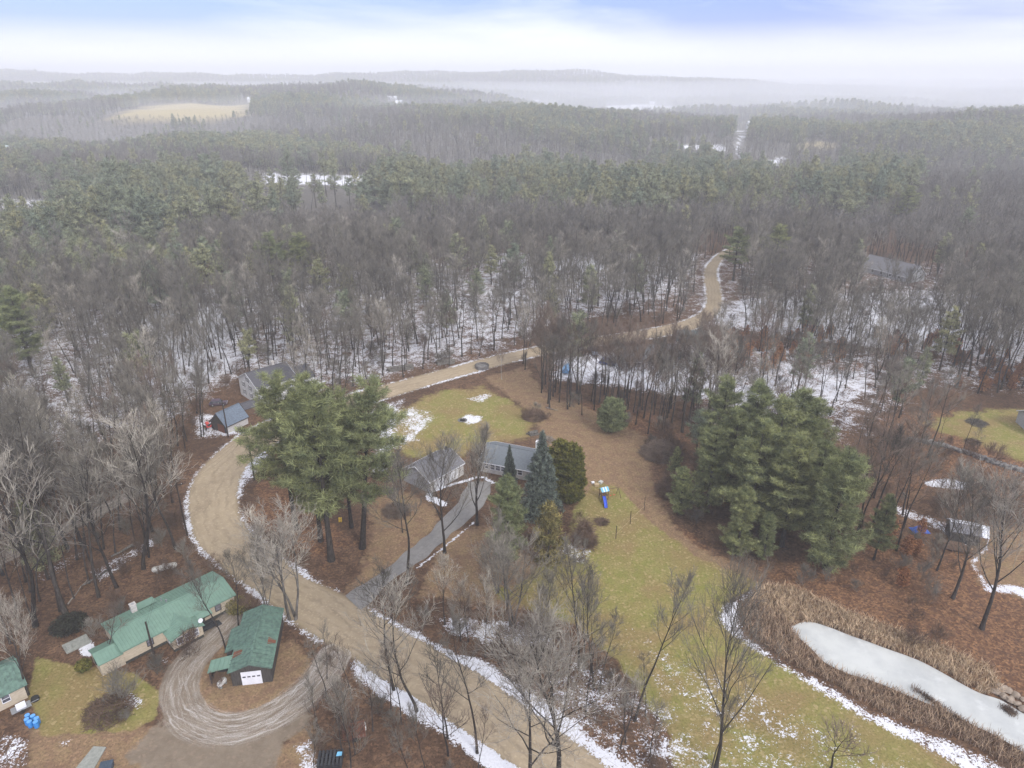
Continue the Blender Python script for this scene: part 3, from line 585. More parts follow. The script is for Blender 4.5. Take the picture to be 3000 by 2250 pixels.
    return np.array(TR), np.array(CR)
def tree_meshes(name, TR, CR, mt, mc, nt_=7):
    V, Fq = tubes(TR, nt_); trunk = np_mesh(name + '_trunk', V, Fq, [mt], smooth=True)
    V2, F2 = tubes(CR, 3); crown = np_mesh(name + '_crown', V2, F2, [mc])
    Vj = np.concatenate([V, V2]); F4 = np.concatenate([Fq, F2 + len(V)])
    return trunk, crown, (Vj, F4, np.r_[np.zeros(len(Fq), int), np.ones(len(F2), int)])
def shade(me, nv, r, per, lo=.35, hi=1.6):
    # tone differs at random from spray to spray
    n = len(me.vertices); s = np.ones(n, np.float32); m = n - nv; s[nv:] = np.repeat(r.uniform(lo, hi, m // per + 1), per)[:m]; a = me.attributes.new('shade', 'FLOAT', 'POINT'); a.data.foreach_set('value', s); return me
def tri_tufts(C, D, r, k, ln, wd, upb=.35):
    """k thin leaf triangles at each centre C (n,3), leaning along D"""
    n = len(C); q = r.normal(size=(n, k, 3)) * .75 + D[:, None] * .6; q[..., 2] += upb
    q /= np.linalg.norm(q, axis=2, keepdims=True); ref = r.normal(size=(n, k, 3)); s = np.cross(q, ref); s /= np.linalg.norm(s, axis=2, keepdims=True)
    l = ln * r.uniform(.6, 1.25, (n, k, 1)); c = C[:, None] + r.normal(size=(n, k, 3)) * ln * .22
    a = c - s * wd * .5; b = c + s * wd * .5; e = c + q * l
    V = np.stack([a, b, e + s * wd * .2, e - s * wd * .2], 2).reshape(-1, 3); return V, np.arange(n * k * 4).reshape(-1, 4)
def pine(seed, H, rmax, base, step=.75, per=5, tk=9, ln=.5, wd=.085, dens=1.0, shape='white', trunk_r=None):
    r = np.random.default_rng(seed); TR = []; BR = []; C = []; D = []
    r0 = trunk_r or H * .0135; n = 10; pts = []; p = np.array([0, 0, -.25])
    for i in range(n + 1): pts.append(p.copy()); p = p + np.array([r.normal(0, .012 * H / n), r.normal(0, .012 * H / n), (H + .25) / n])
    rad = [r0 * (1.25 if i == 0 else 1) * (1 - .94 * i / n) for i in range(n + 1)]
    for i in range(n): TR.append([*pts[i], *pts[i + 1], rad[i], rad[i + 1]])
    z = H * base; wi = 0
    while z < H * .985:
        f = (z - H * base) / (H * (1 - base))
        if shape == 'white': L0 = rmax * (math.sin(min(1, f * 2.1 + .38) * math.pi / 2) * (1 - f) ** .55 + .08); L0 *= r.uniform(.55, 1.3); elev = .06 + .7 * f
        elif shape == 'spruce': L0 = rmax * ((1 - f) ** .85 * 1.0 + .03) * r.uniform(.88, 1.08); elev = -.12 + .5 * f
        else: L0 = rmax * (math.sqrt(max(0, 1 - (f * 1.02) ** 2.6))) * r.uniform(.85, 1.05) + .1; elev = .5
        k = min(int(z / H * n), n - 1); fr = z / H * n - k; q = pts[k] * (1 - fr) + pts[k + 1] * fr
        for b in range(per):
            if shape == 'white' and r.random() < .2: continue
            az = wi * 1.1 + b * 2 * math.pi / per + r.uniform(-.3, .3); ll = L0 * r.uniform(.7, 1.15); el = elev + r.uniform(-.12, .12)
            d = np.array([math.cos(az) * math.cos(el), math.sin(az) * math.cos(el), math.sin(el)]); mid = q + d * ll * .55
            d2 = d.copy(); d2[2] += .22 if shape != 'spruce' else -.08; d2 /= np.linalg.norm(d2); end = mid + d2 * ll * .45
            br = max(.02, .014 * ll); BR.append([*q, *mid, br, br * .6]); BR.append([*mid, *end, br * .6, .012])
            nc = max(2, int(ll / .42 * dens)); s0 = .28 if shape == 'white' else .12
            for c in range(nc):
                tt = s0 + (1 - s0) * (c + .6) / nc; bp = q + (mid - q) * tt / .55 if tt < .55 else mid + (end - mid) * (tt - .55) / .45
                side = np.array([-d[1], d[0], 0]); wdt = ll * .34 * (1 - abs(tt - .55) * 1.3)
                for sgn in (-1, 0, 1):
                    if sgn and wdt < .25: continue
                    off = side * sgn * wdt * r.uniform(.35, 1.0); C.append(bp + off + d * abs(sgn) * wdt * .3 + np.array([0, 0, r.uniform(-.05, .18)])); D.append(d * .7 + side * sgn * .5)
        z += step * r.uniform(.75, 1.25) * (1 if shape != 'cedar' else .8); wi += 1
    C.append(pts[-1]); D.append(np.array([0, 0, 1.0]))
    V, Fq = tri_tufts(np.array(C), np.array(D), r, tk, ln, wd)
    PK.append(tk * 4); return np.array(TR), np.array(BR), V, Fq
PK = []
def pine_meshes(name, P, mt, ml, nt_=7):
    TR, BR, V, Fq = P; Vt, Ft = tubes(TR, nt_); trunk = np_mesh(name + '_trunk', Vt, Ft, [mt], smooth=True)
    Vb, Fb = tubes(BR, 3); Vc = np.concatenate([Vb, V]); Fc = np.concatenate([Fb, Fq + len(Vb)]); mi = np.r_[np.zeros(len(Fb), int), np.ones(len(Fq), int)]
    crown = shade(np_mesh(name + '_crown', Vc, Fc, [mt, ml], mi), len(Vb), np.random.default_rng(len(V)), PK[-1])
    Vj = np.concatenate([Vt, Vc]); F4 = np.concatenate([Ft, Fc + len(Vt)]); mj = np.r_[np.zeros(len(Ft), int), mi]
    return trunk, crown, (Vj, F4, mj, len(Vt) + len(Vb), PK[-1])
LIB = {}
def reg(key, H, tr): LIB[key] = (H, tr[0], tr[1], tr[2])
# forest-grown, narrow crowns
for i in range(6):
    reg('w%d' % i, 20, tree_meshes('bare_tree', *bare(100 + i, 20, .165 + .015 * (i % 3), .36 + .07 * (i % 3), 12 + i % 4, 1.7 + .3 * i, limb_f=.28 + .02 * i, subs=5, twigs=6, fine=2, tw_r=.018, up=.65 + .08 * (i % 4)), M['bark'], M['twig'] if i != 4 else M['twig_red']))
for i in range(2):
    reg('g%d' % i, 18, tree_meshes('grey_tree', *bare(140 + i, 18, .17, .3, 15, 3.0, limb_f=.36, subs=5, twigs=5, fine=2, tw_r=.019, up=.8), M['bark'], M['twig_grey']))
# open-grown, spreading and multi-stemmed
for i in range(3):
    reg('o%d' % i, 15, tree_meshes('open_tree', *bare(160 + i, 15, .19, .24, 16, 4.0, limb_f=.42, subs=7, twigs=7, fine=2, tw_r=.0135, up=.88), M['bark'], M['twig_grey'] if i else M['twig']))
for i in range(2):
    reg('m%d' % i, 12, tree_meshes('stems_tree', *bare(180 + i, 12, .22, .25, 18, 2.2, limb_f=.36, subs=5, twigs=5, fine=2, tw_r=.013, up=.8, stems=4), M['bark_grey'], M['twig_grey']))
for i in range(2):
    reg('s%d' % i, 8, tree_meshes('sapling', *bare(190 + i, 8, .075, .25, 10, 1.2, limb_f=.32, subs=4, twigs=4, fine=1, tw_r=.012, up=.8), M['bark'], M['twig'] if i else M['twig_red']))
reg('v0', 16, tree_meshes('columnar_tree', *bare(200, 16, .24, .18, 22, 1.6, limb_f=.42, subs=6, twigs=7, fine=2, tw_r=.014, up=1.1), M['bark'], M['twig_grey']))
reg('b0', 12, tree_meshes('birch', *bare(204, 12, .10, .4, 12, 1.2, limb_f=.34, subs=5, twigs=5, fine=2, tw_r=.012, up=.8), M['bark_white'], M['twig_red']))
for i in range(3):
    reg('p%d' % i, 30, pine_meshes('white_pine', pine(300 + i, 30, 5.6, [.36, .2, .08][i], step=1.1, per=5, tk=12, ln=.7, wd=.07, dens=1.3), M['bark'], M['pine']))
for i in range(3):
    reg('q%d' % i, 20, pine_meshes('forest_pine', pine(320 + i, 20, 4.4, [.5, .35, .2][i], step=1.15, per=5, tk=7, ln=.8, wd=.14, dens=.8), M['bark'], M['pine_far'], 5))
reg('k0', 17.5, pine_meshes('blue_spruce', pine(340, 17.5, 3.9, .04, step=.5, per=8, tk=9, ln=.42, wd=.10, dens=1.2, shape='spruce'), M['bark'], M['spruce']))
reg('c0', 12, pine_meshes('arborvitae', pine(350, 12, 3.0, .02, step=.5, per=9, tk=10, ln=.38, wd=.12, dens=1.3, shape='cedar'), M['bark'], M['cedar']))
reg('r0', 10, pine_meshes('round_pine', pine(360, 10, 3.9, .06, step=.5, per=7, tk=11, ln=.45, wd=.085, dens=1.2, shape='cedar'), M['bark'], M['pine']))
reg('y0', 9, pine_meshes('olive_pine', pine(365, 9, 2.4, .1, step=.6, per=5, tk=10, ln=.42, wd=.09, dens=1.1), M['bark'], M['olive']))
reg('h0', 7, pine_meshes('beech_sapling', pine(370, 7, 1.7, .12, step=.5, per=5, tk=6, ln=.28, wd=.14, dens=.9, shape='cedar'), M['bark'], M['rust'], 4))
# far, coarse versions: fewer and thicker twigs
FARLIB = {}
def stuffmesh(name, j, mats): return np_mesh(name, j[0], j[1], mats, j[2])
for i in range(5):
    TR, CR = bare(400 + i, 19, .21, .42, 11, 2.4, limb_f=.3, subs=4, twigs=4, fine=1, tw_r=.034, up=.7)
    Vt, Ft = tubes(TR, 4); Vc, Fc = tubes(CR, 3)
    FARLIB['fw%d' % i] = stuffmesh('far_bare', (np.concatenate([Vt, Vc]), np.concatenate([Ft, Fc + len(Vt)]), np.r_[np.zeros(len(Ft), int), np.ones(len(Fc), int)]), [M['bark'], M['twig_far']])
for i in range(3):
    P = pine(430 + i, 20, 4.6, [.35, .22, .12][i], step=1.3, per=5, tk=4, ln=1.2, wd=.34, dens=.5)
    TR, BR, V_, F_ = P; Vt, Ft = tubes(TR, 4)
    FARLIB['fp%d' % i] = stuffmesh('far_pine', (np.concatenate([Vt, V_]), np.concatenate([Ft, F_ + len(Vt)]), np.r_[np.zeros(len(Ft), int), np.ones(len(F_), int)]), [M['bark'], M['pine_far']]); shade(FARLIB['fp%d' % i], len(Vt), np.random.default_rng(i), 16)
def joined(key):
    H, a, b, j = LIB[key]; mats = list(a.materials)
    mats = ([b.materials[0]] if len(b.materials) == 1 else [b.materials[1]]); m_ = np_mesh(key, j[0], j[1], [a.materials[0]] + mats, j[2]); return shade(m_, j[3], np.random.default_rng(5), j[4]) if len(j) > 3 else m_

def scatter(name, meshes, P, rot, sc, idx, label, cat, kind='stuff'):
    """one object: points that carry instances of the given meshes"""
    me = bpy.data.meshes.new(name); me.vertices.add(len(P)); me.vertices.foreach_set('co', np.asarray(P, np.float32).ravel())
    a = me.attributes.new('rot', 'FLOAT_VECTOR', 'POINT'); a.data.foreach_set('vector', np.asarray(rot, np.float32).ravel())
    a = me.attributes.new('scl', 'FLOAT_VECTOR', 'POINT'); a.data.foreach_set('vector', np.asarray(sc, np.float32).ravel())
    a = me.attributes.new('idx', 'INT', 'POINT'); a.data.foreach_set('value', np.asarray(idx, np.int32))
    o = link(name, me); tag(o, label, cat, kind=kind)
    g = bpy.data.node_groups.new(name, 'GeometryNodeTree')
    g.interface.new_socket('Geometry', in_out='INPUT', socket_type='NodeSocketGeometry'); g.interface.new_socket('Geometry', in_out='OUTPUT', socket_type='NodeSocketGeometry')
    gi = N(g, 'NodeGroupInput'); go = N(g, 'NodeGroupOutput'); jn = N(g, 'GeometryNodeJoinGeometry'); out = N(g, 'GeometryNodeJoinGeometry')
    ca = N(g, 'GeometryNodeInputNamedAttribute', data_type='INT', inp={'Name': 'idx'})
    ra = N(g, 'GeometryNodeInputNamedAttribute', data_type='FLOAT_VECTOR', inp={'Name': 'rot'}); sa = N(g, 'GeometryNodeInputNamedAttribute', data_type='FLOAT_VECTOR', inp={'Name': 'scl'})
    for k, m in enumerate(meshes):
        src = bpy.data.objects.new(name + '_source', m)          # never linked: only its mesh is instanced
        oi = N(g, 'GeometryNodeObjectInfo', transform_space='ORIGINAL'); oi.inputs['Object'].default_value = src; oi.inputs['As Instance'].default_value = True
        cmp_ = N(g, 'FunctionNodeCompare', data_type='INT', operation='EQUAL'); L(g, ca.outputs['Attribute'], cmp_.inputs[2]); cmp_.inputs[3].default_value = k
        iop = N(g, 'GeometryNodeInstanceOnPoints'); L(g, gi.outputs[0], iop.inputs['Points']); L(g, cmp_.outputs[0], iop.inputs['Selection']); L(g, oi.outputs['Geometry'], iop.inputs['Instance'])
        L(g, ra.outputs['Attribute'], iop.inputs['Rotation']); L(g, sa.outputs['Attribute'], iop.inputs['Scale']); L(g, iop.outputs[0], out.inputs[0])
    L(g, out.outputs[0], go.inputs[0])
    md = o.modifiers.new('scatter', 'NODES'); md.node_group = g
    return o
def plant(key, x, y, h, name, label, cat, group=None, rz=None, wide=1.0, tilt=(0, 0), z=None):
    H, tm, cm, _ = LIB[key]; s = h / H
    r = empty(name, (x, y, float(hgt(x, y)) if z is None else z), 0, label, cat, group)
    r.rotation_euler = (tilt[0], tilt[1], random.uniform(0, 6.28) if rz is None else rz); r.scale = (s * wide, s * wide, s)
    link('trunk', tm, r); link('crown', cm, r); return r
def hand(key, bu, bv, tv, name, label, cat, group=None, wide=1.0, tu=None, **kw):
    x, y = at(bu, bv); h = topz(x, y, tv); tilt = (0, 0)
    if tu is not None:
        q = G0(tu, tv, h); tilt = (0, math.atan2(q[0] - x, h)); kw['rz'] = 0.0
    return plant(key, x, y, h, name, label, cat, group, wide=wide, tilt=tilt, **kw)

# --- trees that can be told apart (pixel of the foot, pixel row of the top)
HAND = []
def ht(*a, **k): HAND.append(at(a[1], a[2])); return hand(*a, **k)
BT, ET = 'bare_tree', 'evergreen_tree'
ht('m0', 859, 1812, 1495, BT, 'large many-stemmed grey bare tree between the long garage and the dirt road bend', 'tree', wide=1.25)
ht('w1', 1154, 2020, 1672, BT, 'dense-topped bare tree on the near verge of the dirt road below the driveway mouth', 'tree', wide=1.2)
ht('g0', 1221, 2083, 1730, BT, 'grey fan-topped bare tree on the near road verge, right of the dense-topped one', 'tree', wide=1.2)
ht('s1', 1312, 2164, 1900, BT, 'thin forked bare tree standing in the roadside snow bank', 'tree')
ht('w0', 1398, 2205, 1762, BT, 'tall bare tree on the near snow bank, in front of the brown road', 'tree', wide=.9)
ht('o1', 1640, 2320, 1850, BT, 'huge pale-branched bare tree spreading over the road at the bottom edge', 'tree', wide=1.25)
ht('o2', 1560, 2330, 1960, BT, 'forked bare tree with mossy limbs at the bottom edge over the road', 'tree', wide=1.2)
ht('w2', 1697, 1962, 1590, BT, 'tall straight bare tree at the lawn edge above the snowy thicket', 'tree', wide=.9)
ht('w3', 1739, 2022, 1640, BT, 'slim bare tree on the lawn edge, right of the tall straight one', 'tree', wide=.8)
ht('w5', 1624, 2101, 1850, BT, 'dark-trunked bare tree in the snowy thicket by the road', 'tree', wide=.9)
ht('m1', 1502, 1835, 1572, BT, 'grey bare tree with fan of stems below the round pine and the cedar', 'tree', wide=1.2)
ht('m0', 1456, 1735, 1575, BT, 'pale clump of bare stems right below the middle pine', 'tree', wide=1.2)
ht('b0', 1420, 1728, 1632, BT, 'small pale birch beside the clump of stems below the middle pine', 'tree')
ht('w2', 1859, 2112, 1690, BT, 'bare tree leaning right over the snow-flecked lawn', 'tree', tu=1965, wide=.8)
ht('o0', 2097, 2250, 1750, BT, 'broken-topped dark bare tree leaning right, left of the pond', 'tree', tu=2172, wide=.75)
ht('s0', 2434, 2250, 2080, BT, 'low bushy bare tree on the lawn below the pond bank', 'tree', wide=1.6)
ht('o1', 2877, 1843, 1462, BT, 'large spreading bare tree on the leaf-covered slope above the pond', 'tree', wide=1.15)
ht('o0', 2791, 1753, 1440, BT, 'crooked grey bare tree in front of the snow-roofed shed', 'tree', wide=1.1)
ht('w1', 1192, 1712, 1340, BT, 'dark bare tree at the left edge of the gravel driveway', 'tree', wide=1.3)
ht('o0', 1303, 1619, 1330, BT, 'wide-branched bare tree in the middle of the driveway bend, right edge', 'tree', wide=1.1)
ht('v0', 1398, 1537, 1262, BT, 'upswept columnar bare tree between the grey garage and the small house', 'tree', wide=1.0)
ht('g1', 1180, 1560, 1360, BT, 'fine-twigged bare tree in front of the grey garage gable', 'tree', wide=.9)
ht('w3', 664, 1911, 1640, BT, 'slim bare tree between the cream house and the long garage', 'tree')
ht('w5', 700, 1850, 1640, BT, 'second slim bare tree between the cream house and the garage, nearer the road', 'tree')
ht('m1', 780, 1785, 1600, BT, 'bushy bare tree rising behind the far end of the long garage', 'tree')
ht('s0', 318, 1935, 1800, BT, 'brushy bare shrub tree against the cream house wall', 'tree', wide=1.5)
ht('o1', 83, 2036, 1800, BT, 'pale dead tree leaning beside the green-roofed cottage', 'tree', wide=.9)
ht('w0', 289, 1749, 1300, BT, 'dark bare tree nearest the long back roof of the cream house', 'tree', wide=1.1)
ht('w2', 194, 1803, 1230, BT, 'tall dark double-trunked bare tree left of the cream house', 'tree', wide=1.2)
ht('w3', 178, 1790, 1250, BT, 'tall dark bare tree paired with the double-trunked one left of the cream house', 'tree', wide=1.1)
ht('g0', 420, 1667, 1240, BT, 'grey-crowned bare tree left of the big propane tank', 'tree', wide=1.2)
ht('w5', 515, 1608, 1270, BT, 'bare tree at the wood edge where the road bends, behind the propane tank', 'tree', wide=1.1)
ht('g1', 343, 1721, 1330, BT, 'light-barked bare tree with low drooping limbs above the cream house', 'tree', wide=1.2)
ht('w1', 244, 1608, 1180, BT, 'big bare tree beside the grey woodland track', 'tree', wide=1.2)
ht('w0', 199, 1608, 1170, BT, 'second big bare tree beside the grey woodland track', 'tree', wide=1.2)
ht('g0', 104, 1834, 1270, BT, 'grey bare tree at the far left above the green-roofed cottage', 'tree', wide=1.2)
ht('w2', 2646, 1546, 1298, BT, 'dark bare tree leaning right above the blue tarp', 'tree', tu=2722)
ht('w4', 2503, 1590, 1215, BT, 'reddish bare tree at the right flank of the pine cluster', 'tree')
ht('w3', 2520, 1560, 1240, BT, 'tall dark bare tree beside the reddish one right of the pine cluster', 'tree')
ht('w4', 2560, 1530, 1230, BT, 'brown-crowned bare tree between the pine cluster and the stone wall', 'tree', wide=1.2)
for i, (bu, bv, tv, tu) in enumerate([(2402, 1194, 1000, 2425), (2452, 1144, 940, 2470), (2476, 1138, 950, 2505), (2533, 1167, 960, 2575), (2579, 1212, 1000, 2620), (2633, 1225, 1000, 2690), (2640, 1215, 990, 2665), (2755, 1284, 1190, 2782), (2823, 1316, 1190, 2855), (2863, 1329, 1240, 2880)]):
    ht('w%d' % (i % 6), bu, bv, tv, BT, (['first', 'second', 'third', 'fourth', 'fifth', 'sixth', 'seventh'][i] + ' from the left of the leaning bare trees behind the pine cluster') if i < 7 else (['leftmost', 'middle', 'rightmost'][i - 7] + ' of three thin bare trees by the stone wall of the right-hand lawn'), 'tree', 'leaning trees right of the pine cluster', tu=tu, wide=.85)
ht('b0', 1470, 1112, 1020, BT, 'white birch leaning beside the dirt road behind the upper lawn', 'tree')
ht('w0', 1705, 1216, 1040, BT, 'dark bare tree standing forward of the grove left of the round evergreen', 'tree')
ht('o0', 1610, 1194, 1000, BT, 'thick-trunked bare tree above the brush pile at the grove corner', 'tree')
# evergreens
ht('p0', 971, 1642, 1130, ET, 'tallest white pine of the group by the road, nearest trunk', 'pine', wide=1.3)
ht('p0', 1062, 1606, 1118, ET, 'white pine with open crown at the right of the roadside group', 'pine', wide=1.25, tu=1085)
ht('p1', 940, 1585, 1105, ET, 'white pine in the middle of the roadside group', 'pine', wide=1.05)
ht('p0', 868, 1548, 1105, ET, 'leftmost white pine of the roadside group, reaching over the pole', 'pine', wide=1.25, tu=800)
ht('p0', 1030, 1545, 1150, ET, 'rear white pine of the roadside group', 'pine', wide=1.0)
ht('k0', 1585, 1510, 1264, 'spruce_tree', 'tall blue-grey spruce in front of the small house', 'spruce')
ht('c0', 1640, 1462, 1292, 'cedar_tree', 'broad olive-green cedar behind the blue-grey spruce', 'cedar', wide=1.05)
ht('c0', 1672, 1470, 1300, 'cedar_tree', 'right-hand olive-green cedar of the pair beside the spruce', 'cedar', wide=.95)
ht('k0', 1493, 1432, 1304, 'spruce_tree', 'small grey spruce against the front wall of the small house', 'spruce', wide=.8)
ht('p2', 1488, 1645, 1390, ET, 'bushy white pine at the driveway left of the spruce', 'pine', wide=1.25)
ht('y0', 1605, 1655, 1480, ET, 'small olive-brown pine at the foot of the blue-grey spruce', 'pine', wide=1.1)
ht('r0', 1790, 1268, 1172, ET, 'round dark evergreen standing alone on the brown lawn', 'pine', wide=1.15)
for i, (bu, bv, tv, k, wd, lab) in enumerate([
    (2158, 1628, 1400, 'p2', 1.0, 'small pine at the front left of the big pine cluster'), (2418, 1668, 1292, 'p2', 1.05, 'large front pine with hanging boughs at the right of the cluster'),
    (2290, 1600, 1258, 'p1', 1.05, 'dark pine in the middle of the big cluster'), (2195, 1560, 1212, 'p1', 1.1, 'bluish pine on the left face of the big cluster'),
    (2294, 1480, 1122, 'p1', 1.1, 'tall pale-topped pine at the back of the big cluster'), (2180, 1440, 1102, 'p1', 1.0, 'tall thin-topped pine at the back left of the big cluster'),
    (2095, 1400, 1088, 'p0', .9, 'open-crowned pine at the back left corner of the big cluster'), (2070, 1500, 1225, 'p2', 1.0, 'pine on the left edge of the big cluster above the brown brush'),
    (1990, 1505, 1345, 'p2', 1.1, 'low spreading pine at the leftmost edge of the big cluster'), (2370, 1560, 1268, 'p2', 1.0, 'yellow-green pine on the right face of the big cluster'),
    (2345, 1490, 1150, 'p1', 1.0, 'pale green pine at the back right of the big cluster'), (2560, 1640, 1430, 'p1', .8, 'thin young pine standing right of the big cluster'),
    (2235, 1640, 1480, 'p2', .9, 'shaded young pine between the two front pines of the cluster'), (2130, 1470, 1180, 'p1', 1.0, 'inner pine of the cluster just behind the bluish one'),
    (2245, 1520, 1150, 'p1', 1.0, 'inner pine of the cluster with its top below the tallest'),
    (1975, 1405, 1290, 'p1', .9, 'thin pine beside the brown brush at the lawn edge'), (2040, 1330, 1180, 'q1', .9, 'young pine in the grove right of the round evergreen')]):
    ht(k, bu, bv, tv + 22, ET, lab, 'pine', 'pines of the big cluster', wide=wd * 1.38)
ht('q1', 2752, 1085, 905, ET, 'lone dark pine among bare trees left of the right-hand lawn', 'pine', wide=1.1)
ht('q2', 2690, 1140, 1020, ET, 'yellowish young pine among rust-leaved saplings', 'pine')
ht('p1', 95, 1090, 845, ET, 'big yellow-green pine in the wood at the left edge', 'pine', wide=1.5)
ht('p1', 10, 1010, 790, ET, 'yellow-green pine cut by the left edge of the picture', 'pine', wide=1.5)
ht('q1', 200, 1180, 1050, ET, 'pine half hidden in the bare wood at the left', 'pine')
def topped(key, u, v, h, lab, wide=1.0):
    """evergreen known by the pixel of its top and its height"""
    x, y = G0(u, v, h); HAND.append(np.array([x, y])); z = float(hgt(x, y)); return plant(key, x, y, h - z, ET, lab, 'pine', None, wide=wide * (1.75 if key[0] == 'p' else 1.35), z=z)
for k, u, v, h, lab in [('p0', 782, 683, 23, 'large broad-crowned pine rising alone from the bare wood'), ('p0', 872, 686, 21, 'second broad-crowned pine beside the large one in the bare wood'), ('q2', 931, 762, 16, 'narrow yellow-green pine right of the two broad-crowned pines'),
                        ('q2', 100, 836, 17, 'yellow-green pine top at the left above the reddish wood'), ('q1', 425, 655, 19, 'blue-green layered pine left of the broad-crowned pair'), ('q0', 590, 700, 18, 'dark layered pine left of the large broad-crowned pine'),
                        ('q2', 1244, 782, 14, 'small rounded pine in the middle of the bare wood'), ('q1', 1335, 690, 19, 'rounded yellow-green pine in the middle distance'), ('q2', 1506, 716, 17, 'green pine right of the rounded yellow-green one'), ('q1', 1438, 722, 15, 'small pine between the rounded one and the snowy clearing'),
                        ('p0', 2167, 668, 21, 'layered pine left of the far bend of the dirt road'), ('p0', 2289, 662, 22, 'layered bright pine right of the far bend of the dirt road'), ('p0', 2669, 545, 22, 'broad pine above the roof of the house in the right wood'), ('q0', 2488, 560, 22, 'pine on the ridge left of the broad pine in the right wood'),
                        ('q2', 640, 740, 14, 'yellow-green young pine below the dark layered pine'), ('q1', 1395, 790, 13, 'small green pine just left of the snowy clearing'), ('q1', 590, 300 + 420, 20, 'tall pine among the bare crowns at left centre')]:
    topped(k, u, v, h, lab)
HANDP = np.array(HAND); EVER = [(e.location.x, e.location.y) for e in bpy.data.objects if e.type == 'EMPTY' and e.get('category') == 'pine' and e.location.y > 140]

# --- the woods: one point per tree on a jittered grid
def grid(x0, x1, y0, y1, sp):
    gx, gy = np.meshgrid(np.arange(x0, x1, sp), np.arange(y0, y1, sp)); gx = gx + (np.arange(gx.shape[0])[:, None] % 2) * sp * .5
    return (gx + rng.uniform(-.45, .45, gx.shape) * sp).ravel(), (gy + rng.uniform(-.45, .45, gy.shape) * sp).ravel()
def keep(x, y, m): return x[m], y[m]
open_near = [fpoly([(790, 1040), (795, 885), (850, 850), (1000, 808), (1120, 785), (1150, 830), (1170, 880), (1290, 895), (1370, 930), (1400, 960), (1390, 1060), (1430, 1110), (1560, 1190), (1700, 1260), (2250, 1600), (2300, 1900), (700, 1900), (640, 1350), (520, 1200), (500, 1050), (560, 960), (700, 900)])]
bld = {'trailer': (-50.706, 83.512, 0.801, 16.029, 7.451, 2.619, 3.565), 'garage': (-35.735, 77.254, -1.414, 11.164, 5.163, 2.714, 3.684), 'white': (-62.230, 166.632, 0.771, 10.547, 10.487, 4.845, 7.521), 'barn': (-65.818, 148.586, 1.034, 6.091, 5.160, 2.011, 4.612), 'grey': (-15.866, 125.334, 0.874, 9.530, 7.639, 2.829, 4.790), 'house': (0.3, 129.9, -0.374, 11.4, 8.742, 2.562, 4.490), 'right': (155.696, 285.371, -1.089, 22.049, 9.440, 2.527, 6.511)}
gx, gy = at(1905, 1085); bld['far'] = (gx, gy + 5, .12, 17, 9, 2.9, 5.6)
yards = [fpoly([(1230, 735), (1470, 735), (1480, 838), (1240, 845)]), fpoly([(440, 850), (560, 850), (570, 940), (450, 950)]), fpoly([(1150, 785), (1230, 760), (1240, 800), (1180, 830)]), fpoly([(1990, 860), (2250, 850), (2400, 1000), (2100, 975), (1990, 930)]),
         fpoly([(1830, 640), (1990, 655), (1990, 600), (1850, 590)]), fpoly([(1190, 562), (1330, 562), (1320, 588), (1190, 586)]), fpoly([(1880, 680), (2010, 690), (2010, 735), (1880, 725)])]
sparse = [fpoly([(1840, 585), (2020, 600), (2035, 725), (1850, 700)]), fpoly([(1430, 800), (1610, 790), (1590, 570), (1515, 550)]), fpoly([(1540, 760), (1900, 780), (1990, 860), (1900, 930), (1740, 940), (1560, 900)]), fpoly([(1850, 900), (2250, 1000), (2400, 1300), (2200, 1300), (1880, 1220), (1800, 1050)]), fpoly([(440, 640), (540, 600), (560, 780), (500, 860), (300, 800), (260, 700)])]
def inside(p, x, y): return sdf(p, x, y) > 0
def clear(x, y, pad=3.0):
    ok = np.ones(len(x), bool)
    for p in open_near + yards: ok &= ~inside(p, x, y)
    d, _, _ = dline(road_mid, x, y); ok &= (sdf(road_poly, x, y) < -1.6) & (d > 3.4)
    for q in bld.values():
        cx, cy, a, l_, w_ = q[:5]; u = (x - cx) * math.cos(a) + (y - cy) * math.sin(a); v = -(x - cx) * math.sin(a) + (y - cy) * math.cos(a); ok &= ~((abs(u) < l_ / 2 + pad) & (abs(v) < w_ / 2 + pad))
    d, _, _ = dline(wood_track, x, y); ok &= d > 2.2
    for hx, hy in HANDP: ok &= (x - hx) ** 2 + (y - hy) ** 2 > 4
    for hx, hy in EVER + [(-63, 163), (-60, 160), (157, 278), (150, 280), (163, 276)]:     # small glades on the near side of the big evergreens
        R0 = math.hypot(hx, hy); al_ = (x * hx + y * hy) / R0; pr = np.abs(x * hy - y * hx) / R0; ok &= ~((pr < 4.5) & (al_ < R0 + 3) & (al_ > R0 - 34))
    return ok
def in_yard(x, y): return inside(yards[0], x, y)
xs_, ys_ = [], []
def addpts(x, y): xs_.append(x); ys_.append(y)
# near left wood
x, y = grid(-170, -20, 72, 150, 4.4); m = inside(fpoly([(-400, 930), (450, 935), (420, 970), (385, 1050), (380, 1140), (395, 1180), (330, 1205), (200, 1275), (150, 1325), (60, 1390), (-400, 1450)]), x, y) & clear(x, y); addpts(*keep(x, y, m))
x, y = grid(-320, 340, 145, 345, 5.3); m = clear(x, y) & (np.abs(x) < y * .95 + 20)
for p, kf in zip(sparse, (.12, .08, .36, .35, .8)): m &= ~(inside(p, x, y) & (rng.random(len(x)) > kf))
addpts(*keep(x, y, m))
# right wood between stone wall and pond
x, y = grid(30, 150, 78, 145, 5.5); m = inside(sparse[3], x, y) & clear(x, y) & (rng.random(len(x)) < np.where(sdf(fpoly([(1800, 880), (1990, 930), (2010, 1180), (1880, 1180)]), x, y) > 0, .75, .12)); addpts(*keep(x, y, m))
